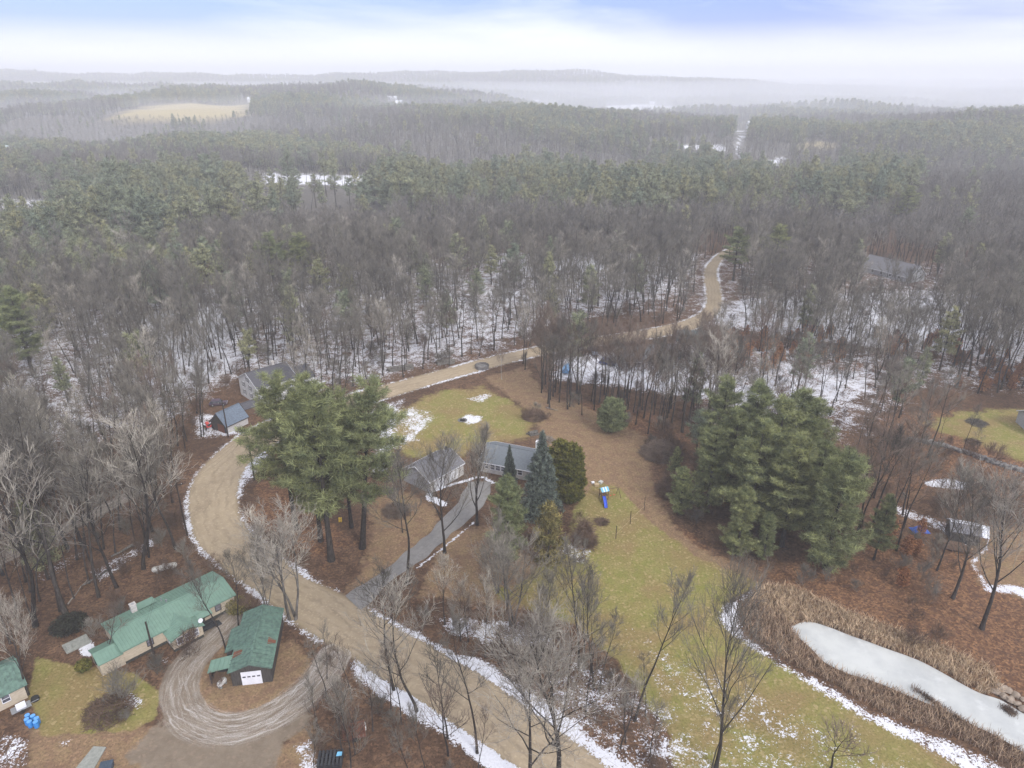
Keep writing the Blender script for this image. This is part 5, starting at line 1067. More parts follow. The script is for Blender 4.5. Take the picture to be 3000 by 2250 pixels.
# yard debris by the left wing: snow-covered slab and old stove box
x_, y_ = at(225, 1888); b = MB(); b.box(-1.6, 1.6, -1.1, 1.1, 0, .22); b.box(-1.4, -.7, -.6, .3, .22, .7)
o = b.build('stone_step', M['concrete']); o.location = (x_, y_, 0); o.rotation_euler[2] = .8; tag(o, 'low grey concrete terrace with a box on it left of the cream house', 'terrace')

# long garage
q = list(bld['garage']); G1 = gable('long_garage', 'dark board garage with patched green metal roof and white door', 'garage', q, M['board'], M['green_metal_old'], over=.3, ribs=.7)
Lh, Wh, hw, hr = q[3] / 2, q[4] / 2, q[5], q[6]
o_, d_, n_ = wall_pts('right', q)
db = MB(); db.obox(o_ + d_ * (Wh) + n_ * .03 + Vector((0, 0, 1.1)), d_ * 1.3, n_ * .04, Vector((0, 0, 1.1)))
for k in range(1, 4): db.obox(o_ + d_ * Wh + n_ * .075 + Vector((0, 0, k * .55)), d_ * 1.3, n_ * .006, Vector((0, 0, .012)))
gd = db.build('garage_door', M['white'], G1)
for k in range(4): pb = MB(); pb.obox(o_ + d_ * (Wh - .93 + k * .62) + n_ * .078 + Vector((0, 0, 1.38)), d_ * .2, n_ * .008, Vector((0, 0, .11))); pb.build('pane', M['glass'], gd)
# side wing widening the rear on the left, and the small open lean-to in front of it
rb = MB(); rb.slab((Lh - 8.8, -Wh - 1.6, 2.05), (Lh - 4.2, -Wh - 1.6, 2.05), (Lh - 4.2, -Wh + 1.2, 3.3), (Lh - 8.8, -Wh + 1.2, 3.3), .12)
for k in range(7): x_ = Lh - 8.75 + k * .75; A_, B_ = Vector((x_, -Wh - 1.6, 2.05)), Vector((x_, -Wh + 1.2, 3.3)); rb.obox((A_ + B_) / 2 + Vector((0, 0, .03)), (.02, 0, 0), (B_ - A_) / 2, (0, 0, .02))
rb.build('side_roof', M['green_metal_old'], G1)
wb = MB(); wb.box(Lh - 8.6, Lh - 4.4, -Wh - 1.4, -Wh - .01, -.05, 1.98); wb.build('side_wall', M['board'], G1)
rb = MB(); rb.slab((Lh - 3.0, -Wh - 3.1, 2.1), (Lh - .7, -Wh - 3.1, 2.1), (Lh - .7, -Wh + .4, 2.75), (Lh - 3.0, -Wh + .4, 2.75), .1)
for k in range(6): y_ = -Wh - 3.0 + k * .62; rb.obox((Lh - 1.85, y_, 2.14 + (y_ + Wh + 3.1) * .186), (1.15, 0, 0), (0, .02, 0), (0, 0, .02))
rb.build('lean_to_roof', M['green_metal'], G1)
wb = MB(); wb.box(Lh - 2.9, Lh - 2.8, -Wh - 2.9, -Wh - .02, -.05, 2.0); wb.box(Lh - 2.79, Lh - .8, -Wh - 2.95, -Wh - 2.87, -.05, 2.02)
wb.box(Lh - .9, Lh - .8, -Wh - 2.86, -Wh - 2.76, -.05, 2.02); wb.build('lean_to_wall', M['dark_metal'], G1)
rb = MB(); sl = (hr - hw) / Wh
for (a0, a1, b0, b1) in ((Lh - 3.6, Lh - 2.2, -Wh - .1, -Wh + 1.1), (Lh - 5.2, Lh - 3.9, Wh - .9, Wh + .1)):
    zz = lambda y: hr - sl * abs(y) + .05
    rb.slab((a0, b0, zz(b0)), (a1, b0, zz(b0)), (a1 - .3, b1, zz(b1)), (a0 + .4, b1, zz(b1)), .03)
rb.build('rust_patch', M['rust_metal'], G1)

# white two-and-a-half storey house
q = list(bld['white']); W1 = gable('white_house', 'white three-window-high house with dark shutters at the snowy wood edge', 'house', q, M['white_siding'], M['shingle_dark'], over=.25, trim=M['white'])
o_, d_, n_ = wall_pts('left', q)
for u, z_ in ((2.2, .9), (5.9, .9), (2.2, 3.0), (5.9, 3.0)): window(W1, o_, d_, n_, u, z_, .85, 1.25, M['white'], M['glass'], shutters=M['shutter'])
window(W1, o_, d_, n_, 4.8, 5.0, .85, 1.15, M['white'], M['glass'], shutters=M['shutter'])
o_, d_, n_ = wall_pts('near', q)
for u in (1.0, 4.5, 8.0):
    for z_ in (.9, 3.0): window(W1, o_, d_, n_, u, z_, .85, 1.25, M['white'], M['glass'], shutters=M['shutter'])
chimney(W1, 2.0, .3, 6.8, 8.5, .7, M['brick'])
subgable(W1, q[3] / 2, q[3] / 2 + 6, -q[4] / 2 + 1.5, q[4] / 2 - 1.5, 3.2, 5.6, 'x', M['white_siding'], M['shingle_dark'], ribs=50, names=('wing_wall', 'wing_roof'))
# low barn by the road
q = list(bld['barn']); B1 = gable('roadside_barn', 'small barn with blue-grey shingle roof and white side wall by the road', 'barn', q, M['pale_siding'], M['shingle_blue'], over=.25, trim=M['board'])
o_, d_, n_ = wall_pts('left', q)
gb_ = MB(); gb_.add([o_ + n_ * .03 + Vector((0, 0, 0)), o_ + d_ * q[4] + n_ * .03, o_ + d_ * q[4] + n_ * .03 + Vector((0, 0, q[5] - .1)), o_ + d_ * q[4] / 2 + n_ * .03 + Vector((0, 0, q[6] - .2)), o_ + n_ * .03 + Vector((0, 0, q[5] - .1))], [(0, 1, 2, 3, 4)]); gb_.build('gable_boarding', M['board'], B1)
db = MB(); db.obox(o_ + d_ * 3.4 + n_ * .06 + Vector((0, 0, .95)), d_ * 1.1, n_ * .02, Vector((0, 0, .95))); db.build('door', M['rust_metal'], B1)
for i, (u_, v_, l_, w_, h_, rz, mt_, lab) in enumerate([(845, 1196, 5, 4, 2.6, .5, M['wood'], 'brown shed wall behind the barn, below the white house')]):
    pass
x_, y_ = at(738, 1205); gable('brown_shed', 'small red-brown shed between the white house and the barn', 'shed', (x_, y_, .77, 4.5, 3.5, 2.0, 2.9), M['wood'], M['shingle_dark'], over=.25)
# grey garage
q = list(bld['grey']); g1 = gable('grey_garage', 'grey-roofed garage with blue-grey gable behind the driveway trees', 'garage', q, M['grey_siding'], M['shingle_grey'], over=.25, trim=M['white'])
o_, d_, n_ = wall_pts('near', q); wb = MB(); wb.obox(o_ + d_ * q[3] / 2 + n_ * .03 + Vector((0, 0, 1.35)), d_ * (q[3] / 2 - .05), n_ * .02, Vector((0, 0, 1.3))); wb.build('front_boarding', M['pale_siding'], g1)
for u in (.9, 4.9): db = MB(); db.obox(o_ + d_ * (u + 1.5) + n_ * .075 + Vector((0, 0, 1.08)), d_ * 1.35, n_ * .02, Vector((0, 0, 1.05))); db.build('garage_door', M['white_siding'], g1)
vb = MB(); vb.blob((q[3] / 2 - .8, .4, q[6] + .25), (.4, .4, .4), seg=10, rings=6); vb.tube([(q[3] / 2 - .8, .4, q[6] - .2), (q[3] / 2 - .8, .4, q[6] + .1)], .12, 8); vb.build('roof_vent', M['dark_metal'], g1, smooth=True)
# small house
q = list(bld['house']); h1 = gable('small_house', 'small house with slate-grey roof and white windows behind the blue spruce', 'house', q, M['pale_siding'], M['shingle_slate'], over=.3, trim=M['white'])
o_, d_, n_ = wall_pts('near', q)
for u, w_ in ((1.1, .8), (2.3, 1.0), (3.5, 1.0), (4.7, .8), (8.3, 1.0)): window(h1, o_, d_, n_, u, 1.0, w_, 1.2, M['white'], M['glass'])
window(h1, *wall_pts('left', q), 3.5, 1.0, 1.0, 1.2, M['white'], M['glass'])
db = MB(); db.obox(o_ + d_ * 6.9 + n_ * .04 + Vector((0, 0, 1.05)), d_ * .48, n_ * .03, Vector((0, 0, 1.05))); db.build('door', M['white'], h1)
chimney(h1, q[3] / 2 - 1.1, 2.3, 3.0, 5.6, .8, M['white'], M['dark_metal'])
# house in the right wood
q = list(bld['right']); r1 = gable('wood_house', 'long grey-roofed house hidden among bare trees in the right wood', 'house', q, M['grey_siding'], M['shingle_grey'], over=.4, trim=M['white'])
for u in (1.5, 5, 9, 13, 17): window(r1, *wall_pts('near', q), u, .9, 1.1, 1.2, M['white'], M['glass'])
for u in (2, 6): window(r1, *wall_pts('right', q), u, 1.0, 1.0, 1.2, M['white'], M['glass'])
window(r1, *wall_pts('right', q), 4.2, 3.8, .8, 1.0, M['white'], M['glass'])
# grey house behind the grove
q = list(bld['far']); f1 = gable('grove_house', 'pale grey house with grey-green roof seen through the grove', 'house', q, M['grey_siding'], M['shingle_slate'], over=.4, trim=M['white'])
for u in (1.2, 4.2, 8, 11.5, 14.6): window(f1, *wall_pts('near', q), u, 1.0, 1.0, 1.2, M['white'], M['glass'])
db = MB(); o_, d_, n_ = wall_pts('near', q); db.obox(o_ + d_ * 6.7 + n_ * .04 + Vector((0, 0, 1.05)), d_ * .48, n_ * .03, Vector((0, 0, 1.05))); db.build('door', M['white'], f1)
# house cut by the right edge, with a deck
x_, y_ = at(3062, 1262); q = (x_, y_, -.15, 9, 8, 3.0, 5.0); e1_ = gable('edge_house', 'grey-roofed house with timber deck cut by the right edge', 'house', q, M['grey_siding'], M['shingle_blue'], over=.3, trim=M['white'])
for u in (.6, 2.2): window(e1_, *wall_pts('near', q), u, 1.2, 1.1, 1.0, M['white'], M['glass'])
db = MB(); db.box(-4.6, 2, -7.2, -4.02, .8, .95)
for x0 in np.arange(-4.5, 2.1, 1.3): db.box(x0 - .05, x0 + .05, -7.15, -7.05, 0, 1.8)
db.box(-4.55, 1.95, -7.13, -7.07, 1.8, 1.88)
for k in range(40): db.box(-4.5 + k * .16, -4.46 + k * .16, -7.12, -7.09, .95, 1.8)
db.build('deck', M['wood'], e1_)
# cottage cut by the left edge
x_, y_ = at(-30, 2050); q = (x_, y_, .80, 7.2, 6.4, 2.5, 4.2); c1 = gable('cottage', 'cottage with weathered green metal roof at the bottom left edge', 'cottage', q, M['cream'], M['green_metal_old'], over=.4, ribs=.6)
chimney(c1, .8, -.9, 3.2, 4.6, .7, M['cream'], M['dark_metal'])
window(c1, *wall_pts('near', q), 4.6, 1.0, .9, 1.0, M['white'], M['glass'])
# shed with snow on its roof, deck in front
x_, y_ = at(2815, 1575); q = (x_, y_, -.35, 4.4, 3.8, 2.3, 3.2); s1_ = gable('snowy_shed', 'small grey shed with snow on its roof above the pond slope', 'shed', q, M['board'], M['shingle_grey'], over=.25)
sl = (3.2 - 2.3) / 1.9; sb = MB(); sb.slab((-2.35, -.35, 3.2 - sl * .35 + .06), (2.3, -.25, 3.2 - sl * .25 + .06), (2.3, 0, 3.26), (-2.35, 0, 3.26), .05); sb.slab((2.3, 2.1, 2.28), (-2.3, 2.1, 2.28), (-2.3, 0, 3.27), (2.3, 0, 3.27), .05); sb.build('roof_snow', M['snowcap'], s1_)
db = MB(); db.obox((0, -1.93, 1.0), (.5, 0, 0), (0, .03, 0), (0, 0, .95)); db.build('door', M['dark_metal'], s1_)
x_, y_ = at(2862, 1585); b = MB(); b.slab((-1.4, -1.6, 1.9), (1.4, -1.6, 1.9), (1.4, 1.6, 2.5), (-1.4, 1.6, 2.5), .08)
for a_, c_ in ((-1.3, -1.5), (1.3, -1.5), (-1.3, 1.5), (1.3, 1.5)): b.box(a_ - .05, a_ + .05, c_ - .05, c_ + .05, 0, 1.85 + (c_ > 0) * .5)
o = b.build('carport', M['snowcap']); o.location = (x_, y_, 0); o.rotation_euler[2] = -.5; tag(o, 'frosty-topped open shelter right of the snowy shed', 'shelter')
x_, y_ = at(2785, 1605); rt = empty('deck_platform', (x_, y_, 0), -.35, 'timber platform with slatted railing below the snowy shed', 'deck')
b = MB(); b.box(-2.2, 2.2, -1.4, 1.4, .5, .62)
for a_ in (-2.1, 0, 2.1):
    for c_ in (-1.3, 1.3): b.box(a_ - .06, a_ + .06, c_ - .06, c_ + .06, 0, .5)
b.build('floor_boards', M['wood'], rt); b = MB()
for k in range(23): b.box(-2.15 + k * .19, -2.11 + k * .19, -1.36, -1.32, .62, 1.5)
b.box(-2.2, 2.2, -1.39, -1.29, 1.5, 1.57); b.build('railing', M['wood'], rt)

# ------------------------------------------------------------------ tanks, barrels, small things
def capsule(mb, L_, r, z, n=14, mi=0):
    pts, rad = [], []
    for k in range(6): a_ = math.pi / 2 * k / 5; pts.append((-L_ / 2 + r - r * math.cos(a_) , 0, z)); rad.append(max(.02, r * math.sin(a_)))
    for k in range(6): a_ = math.pi / 2 * (1 - k / 5); pts.append((L_ / 2 - r + r * math.cos(a_), 0, z)); rad.append(max(.02, r * math.sin(a_)))
    mb.tube(pts, rad, n, mi)
def tank(u, v, L_, r, rz, m, label):
    x, y = at(u, v); rt = empty('propane_tank', (x, y, 0), rz, label, 'propane tank')
    b = MB(); capsule(b, L_, r, r + .22); b.build('tank_body', m, rt, smooth=True)
    b = MB(); b.tube([(0, 0, 2 * r + .18), (0, 0, 2 * r + .42)], .2, 12); b.build('valve_dome', m, rt)
    for s in (-1, 1): b = MB(); b.box(s * L_ * .3 - .12, s * L_ * .3 + .12, -r * .7, r * .7, 0, .26 + r * .2); b.build('foot', M['concrete'], rt)
    for s in (-.12, .12): b = MB(); b.tube([(s - .03, 0, r + .22), (s + .03, 0, r + .22)], r + .012, 16); b.build('band', m, rt)
tank(484, 1672, 3.9, .48, .42, M['tank'], 'long weathered white propane tank on the leaves above the cream house')
tank(652, 2008, 1.5, .40, 1.2, M['tank_white'], 'short white propane tank at the open lean-to of the garage')
lab_b = ['back left', 'back middle', 'middle left', 'right middle', 'front left', 'front right', 'centre']
for i, (u_, v_) in enumerate([(85, 2123), (101, 2125), (83, 2135), (112, 2132), (91, 2142), (109, 2143)]):
    x_, y_ = at(u_, v_ - 13); rt = empty('blue_barrel', (x_, y_, 0), 0, ['rearmost left', 'rearmost right', 'left-hand middle', 'right-hand middle', 'front left', 'front right'][i] + ' blue plastic barrel of the six by the cottage', 'barrel', 'blue plastic barrels by the cottage')
    b = MB(); zz_ = [0, .03, .3, .32, .34, .62, .64, .66, .9]; rr_ = [.27, .29, .30, .315, .30, .30, .315, .30, .285]; b.tube([(0, 0, z) for z in zz_], rr_, 16); b.build('barrel_body', M['blue_plastic'], rt, smooth=False)
    b = MB(); b.tube([(0, 0, .901), (0, 0, .935)], .295, 16); b.build('lid', M['blue_lid'], rt)
x_, y_ = at(64, 2080); rt = empty('small_trailer', (x_, y_, 0), .75, 'small utility trailer with white crate beside the cottage', 'trailer')
b = MB(); b.box(-1.1, 1.1, -.6, .6, .4, .48); b.box(1.1, 2.0, -.04, .04, .42, .48); b.build('bed', M['steel'], rt)
b = MB(); b.box(-.5, .6, -.4, .4, .49, .95); b.build('crate', M['white'], rt, bevel=.03)
for s in (-1, 1): b = MB(); b.tube([(0, s * .68, .28), (0, s * .82, .28)], .28, 14); b.build('wheel', M['rubber'], rt)
x_, y_ = at(104, 2050); b = MB(); b.tube([(0, 0, 0), (0, 0, .22)], .5, 18); b.tube([(0, 0, .221), (0, 0, .4)], .47, 18); o = b.build('tyre_stack', M['rubber']); o.location = (x_, y_, 0); tag(o, 'dark stack of old tyres beside the leaning dead tree', 'tyres')
x_, y_ = at(268, 2222); b = MB(); b.add([(-1.1, -1.6, .0), (1.1, -1.7, .0), (1.0, 1.5, .0), (-.6, 1.6, .0), (-1.1, -1.6, .12), (1.1, -1.7, .12), (1.0, 1.5, .12), (-.6, 1.6, .12)], [(0, 3, 2, 1), (4, 5, 6, 7), (0, 1, 5, 4), (1, 2, 6, 5), (2, 3, 7, 6), (3, 0, 4, 7)])
o = b.build('stone_slab', M['concrete']); o.location = (x_, y_, 0); tag(o, 'grey-green concrete slab at the bottom of the left lawn', 'slab')
x_, y_ = at(312, 2262); rt = empty('storage_box', (x_, y_, 0), .25, 'slate-blue ribbed storage box cut by the bottom edge', 'box')
b = MB(); b.box(-.65, .65, -.9, .9, 0, .7); b.build('box_body', M['slate_blue'], rt); b = MB(); b.box(-.7, .7, -.95, .95, .701, .78)
for k in range(7): b.box(-.6 + k * .19, -.53 + k * .19, -.92, .92, .78, .82)
b.build('lid', M['slate_blue'], rt)
# rusty frame trailer, pallets, pale canoe at the bottom
x_, y_ = at(1038, 2150); b = MB(); wv = .07
for s in (-1, 1): b.box(-1.3, 1.3, s * 1.0 - wv, s * 1.0 + wv, .3, .75); 
for s in (-1, 1): b.box(s * 1.3 - wv, s * 1.3 + wv, -1.06, 1.06, .3, .752)
b.box(-1.22, 1.22, -.92, .92, .3, .34); rt = empty('rusty_trailer', (x_, y_, 0), .3, 'rust-brown open box trailer in the brush at the bottom edge', 'trailer'); b.build('trailer_box', M['rust_metal'], rt)
for s in (-1, 1): b = MB(); b.tube([(0, s * 1.12, .3), (0, s * 1.28, .3)], .3, 12); b.build('wheel', M['rubber'], rt)
x_, y_ = at(1068, 2130); b = MB(); b.tube([(-.9, 0, .22), (-.5, 0, .2), (0, 0, .18), (.5, 0, .2), (.9, 0, .24)], [.03, .17, .22, .17, .03], 10); o = b.build('white_float', M['tank_white'], smooth=True); o.location = (x_, y_, 0); o.rotation_euler[2] = 1.9; tag(o, 'narrow pale boat hull lying beside the rusty trailer', 'boat')
x_, y_ = at(968, 2232); rt = empty('pallet_stack', (x_, y_, 0), .1, 'dark stacked pallets with a pale blue scrap at the bottom edge', 'pallets')
for k in range(3):
    b = MB(); z_ = k * .32
    for j in range(3): b.box(-1.4, 1.4, -1 + j * .95, -.9 + j * .95, z_, z_ + .12)
    for j in range(7): b.box(-1.4 + j * .44, -1.16 + j * .44, -1.05, 1.05, z_ + .121, z_ + .16)
    b.build('pallet', M['dark_metal'], rt)
x_, y_ = at(996, 2226); b = MB(); b.slab((-.3, -.3, .95), (.35, -.25, 1.0), (.3, .3, .98), (-.25, .25, 1.02), .05); o = b.build('plastic_scrap', M['sky_cloth']); o.location = (x_, y_, 0.05); tag(o, 'pale blue plastic scrap lying on the pallets', 'scrap')
# fallen snowy log in the left wood
def fallen(p0, p1, r, label, m=M['bark_grey'], up=.35):
    a_, c_ = at(*p0), at(*p1); b = MB(); n = 6; pts = [(a_[0] + (c_[0] - a_[0]) * k / n + rng.normal(0, .12), a_[1] + (c_[1] - a_[1]) * k / n + rng.normal(0, .12), r * .8 + up * k / n) for k in range(n + 1)]
    b.tube(pts, [r * (1 - .6 * k / n) for k in range(n + 1)], 8); o = b.build('fallen_log', m, smooth=True); tag(o, label, 'log'); return o
fallen((410, 1590), (330, 1640), .32, 'thick fallen log with snow beside it below the woodland trees', up=.5); fallen((330, 1668), (240, 1725), .22, 'thin fallen log nearer the cream house in the left wood')
fallen((200, 1770), (262, 1700), .12, 'slim fallen branch left of the cream house roof', M['deadwood'])
fallen((1600, 1195), (1635, 1208), .16, 'pale cut log lying before the grove by the brush pile', M['deadwood'])
# fire pit and brush pile on the upper lawn
x_, y_ = at(1355, 1232); rt = empty('fire_pit', (x_, y_, 0), 0, 'round stone fire pit with black ash on the upper lawn', 'fire pit'); b = MB(); rr = random.Random(5)
for k in range(14): a_ = k * .449; b.blob((math.cos(a_) * .95, math.sin(a_) * .95, .12), (.22, .17, .16), seg=7, rings=4, jit=.2, rnd=rr)
b.build('stone_ring', M['stone'], rt); b = MB(); b.blob((0, 0, .02), (.75, .75, .14), seg=14, rings=5, jit=.08, rnd=rr)
for k in range(5): a_ = k * 1.3; b.tube([(-.5 * math.cos(a_), -.5 * math.sin(a_), .1), (.6 * math.cos(a_), .6 * math.sin(a_), .3)], .06, 6)
b.build('ash', M['char'], rt)
def pile(u, v, rad, h, n, label, m=M['brush'], lmin=.6):
    x, y = at(u, v); r = np.random.default_rng(int(u)); a_ = r.uniform(0, 6.28, n); d = np.sqrt(r.random(n)) * rad; z = h * (1 - (d / rad) ** 2) * r.uniform(.1, 1, n); P0 = np.stack([np.cos(a_) * d, np.sin(a_) * d, z], 1)
    dr_ = r.normal(size=(n, 3)); dr_[:, 2] *= .35; dr_ /= np.linalg.norm(dr_, axis=1, keepdims=True); l = r.uniform(lmin, lmin * 3, n)[:, None]
    V_, F_ = tubes(np.c_[P0 - dr_ * l / 2, P0 + dr_ * l / 2, np.full(n, .035), np.full(n, .012)], 3); o = link('brush_pile', np_mesh('brush_pile', V_, F_, [m])); o.location = (x, y, .05); tag(o, label, 'brush pile')
pile(1565, 1222, 2.8, 2.0, 1400, 'tall dark brush pile at the corner of the grove'); pile(1762, 1530, 1.2, .5, 240, 'small low brush heap on the lawn behind the fence'); pile(2862, 1240, 2.2, .8, 400, 'grey brush heap at the top of the right-hand lawn', M['bark_grey'])
pile(2850, 1296, 1.6, .6, 300, 'dark brush heap by the stone wall on the right-hand lawn')
# leafy bush by the house
def bush(u, v, rad, h, label, m, n=900):
    x, y = at(u, v); r = np.random.default_rng(int(v)); P_ = r.normal(size=(n, 3)); P_ /= np.linalg.norm(P_, axis=1, keepdims=True); P_ *= (r.random(n) ** .35)[:, None]; P_ = P_ * [rad, rad, h / 2] + [0, 0, h / 2]
    V_, F_ = tri_tufts(P_, P_ * .1, r, 4, .22, .12); o = link('leafy_bush', shade(np_mesh('leafy_bush', V_, F_, [m]), 0, r, 16)); o.location = (x, y, 0); tag(o, label, 'bush')
# drooping brown shrub (bare, dome shaped) right of the round evergreen
pile(1935, 1330, 4.2, 3.2, 2600, 'arching reddish thicket right of the round evergreen', M['twig_red'], 1.0)
pile(1985, 1440, 4.0, 4.0, 2600, 'dense dark thicket along the lawn at the left of the pine cluster', M['brush'], 1.0)
pile(318, 2085, 3.0, 1.2, 800, 'dome of dark bare shrub in the middle of the left lawn', M['brush'], .7)
pile(1710, 1590, 1.6, 5.2, 1500, 'tall narrow leafless shrub behind the fence line', M['brush'], 1.2)
pile(1160, 1500, 2.4, 1.6, 900, 'reddish shrub under the gable of the grey garage', M['twig_red'], .7)
bush(205, 1842, 2.6, 1.8, 'dark evergreen shrub mass behind the left wing of the cream house', M['darkleaf'], 1300)
pile(1600, 1230 + 60, 2.0, .5, 200, 'scatter of cut branches behind the small house', M['deadwood'], .6)
bush(248, 1962, 1.0, 1.5, 'yellow-green evergreen bush at the corner of the cream house', M['cedar']); bush(700, 1790, 1.9, 2.2, 'olive bush between the cream house and the garage', M['olive'], 700)
# boulders at the pond and the stone wall
def stones(name, pts, rmin, rmax, label, m, seed, cat):
    b = MB(); rr = random.Random(seed)
    for (x, y, z) in pts: s = rr.uniform(rmin, rmax); b.blob((x, y, z), (s * rr.uniform(.9, 1.4), s, s * rr.uniform(.55, .8)), seg=7, rings=4, jit=.22, rnd=rr)
    o = b.build(name, m); tag(o, label, cat); return o
bo = T3([(2030, 1170), (2080, 1205), (2120, 1225), (2165, 1250), (2205, 1285), (2245, 1300), (2060, 1150), (2110, 1165), (2160, 1195), (2210, 1225), (2290, 1330), (2330, 1350)])
for i, p in enumerate(bo):
    o = stones('boulder', [(0, 0, .25)], .45, .8, 'tan boulder in the bank where the pond meets the right edge', M['tan_stone'], 40 + i, 'boulder'); o.location = (p[0], p[1], 0); o['group'] = 'boulders of the pond bank'
wl = smooth_line([at(*p) for p in [(2655, 1290), (2740, 1300), (2800, 1320), (2870, 1340), (2930, 1365), (3010, 1385), (3120, 1420)]], 330, 1)
pts = [(p[0] + rng.normal(0, .28), p[1] + rng.normal(0, .28), z) for p in wl for z in ((.15, .5) if rng.random() < .7 else (.2,))]
stones('stone_wall', pts, .22, .42, 'tumbledown dry stone wall along the right-hand lawn', M['stone'], 9, 'wall')
# fence posts with rail wire
fp = [(1804, 1578), (1846, 1535), (1887, 1494)]
for i, p in enumerate(fp):
    x_, y_ = at(*p); h_ = topz(x_, y_, p[1] - 38); b = MB(); b.tube([(0, 0, -.1), (0, 0, h_)], [.07, .06], 8); o = b.build('fence_post', M['pole']); o.location = (x_, y_, 0); tag(o, ['nearest', 'middle', 'farthest'][i] + ' of the three dark fence posts on the lawn', 'fence post', 'fence posts across the lawn')
b = MB(); P_ = [at(*p) for p in fp]; b.tube([(P_[0][0], P_[0][1], .9), (P_[1][0], P_[1][1], .9)], .025, 5); b.tube([(P_[1][0], P_[1][1], .9), (P_[2][0], P_[2][1], .9)], .025, 5); o = b.build('fence_wire', M['pale_wood']); tag(o, 'thin pale rail strung between the lawn fence posts', 'fence rail')
# yellow object and cut logs under the pines
x_, y_ = at(997, 1528); b = MB(); b.box(-.25, -.05, -.2, .2, 0, .8); b.box(.08, .28, -.2, .2, 0, .8); b.box(-.05, .08, -.04, .04, .35, .45); o = b.build('yellow_stand', M['yellow']); o.location = (x_, y_, 0); tag(o, 'small bright yellow stand under the roadside pines', 'stand')

# playset
x_, y_ = at(1768, 1462); s_ = 1.0; ps = empty('playset', (x_, y_, 0), .35, 'timber playset with blue slide and striped canopy on the lawn', 'playset')
b = MB()
for a_ in (-.75, .75):
    for c_ in (-.75, .75): b.box(a_ - .06, a_ + .06, c_ - .06, c_ + .06, 0, 2.5)
b.build('tower_frame', M['wood'], ps); b = MB()
for k in range(8): b.box(-.8 + k * .2, -.62 + k * .2, -.8, .8, 1.25, 1.31)
b.build('platform', M['wood'], ps); b = MB(); b.slab((-.95, -.9, 2.45), (.95, -.9, 2.45), (.95, 0, 3.15), (-.95, 0, 3.15), .04); b.slab((.95, .9, 2.45), (-.95, .9, 2.45), (-.95, 0, 3.15), (.95, 0, 3.15), .04); b.build('canopy', M['sky_cloth'], ps)
b = MB()
for k in (-.45, .2): b.slab((k, -.91, 2.47), (k + .25, -.91, 2.47), (k + .25, 0, 3.18), (k, 0, 3.18), .02)
b.build('canopy_stripe', M['white'], ps)
b = MB(); sp = [(-.4, -.8, 1.32), (-.55, -1.6, .95), (-.75, -2.4, .5), (-1.0, -3.1, .2), (-1.2, -3.6, .16)]
for k in range(4):
    A_, B_ = Vector(sp[k]), Vector(sp[k + 1]); sd_v = Vector((.32, -.06, 0)); b.slab(A_ - sd_v, B_ - sd_v, B_ + sd_v, A_ + sd_v, .05)
    for s in (-1, 1): b.obox((A_ + B_) / 2 + sd_v * s * 1.05 + Vector((0, 0, .1)), (B_ - A_) / 2, Vector((.03, 0, 0)), Vector((0, 0, .12)))
b.build('slide', M['slide_blue'], ps); b = MB()
b.tube([(.8, 0, 2.35), (3.6, 0, 2.35)], .07, 8); b.tube([(3.6, 0, 2.35), (3.9, -1.1, 0)], .06, 8); b.tube([(3.6, 0, 2.35), (3.9, 1.1, 0)], .06, 8); b.build('swing_beam', M['wood'], ps)
for k in (1.7, 2.7): b = MB(); b.tube([(k - .2, 0, 2.3), (k - .2, 0, .6)], .012, 4); b.tube([(k + .2, 0, 2.3), (k + .2, 0, .6)], .012, 4); b.box(k - .24, k + .24, -.1, .1, .52, .58); b.build('swing', M['red'], ps)
b = MB()
for s in (-.25, .25): b.tube([(s, 1.6, 0), (s, .8, 1.3)], .035, 6)
for k in range(5): b.tube([(-.25, 1.5 - k * .15, .2 + k * .24), (.25, 1.5 - k * .15, .2 + k * .24)], .025, 6)
b.build('ladder', M['wood'], ps)
for i, (u_, v_, m_, sz, lab) in enumerate([(1748, 1424, M['pale_wood'], .45, 'pale wooden crate left of the playset'), (1737, 1416, M['white'], .28, 'small white tub beside the playset, left of the crate'), (1760, 1416, M['tank'], .4, 'grey toy box behind the playset')]):
    x2, y2 = at(u_, v_); b = MB(); b.box(-sz, sz, -sz * .8, sz * .8, 0, sz * 1.1); b.box(-sz - .03, sz + .03, -sz * .8 - .03, sz * .8 + .03, sz * 1.1 + .001, sz * 1.1 + .05); o = b.build('crate', m_, bevel=.02); o.location = (x2, y2, 0); o.rotation_euler[2] = .4 * i; tag(o, lab, 'crate')
ps.scale = (.85, .85, .85)

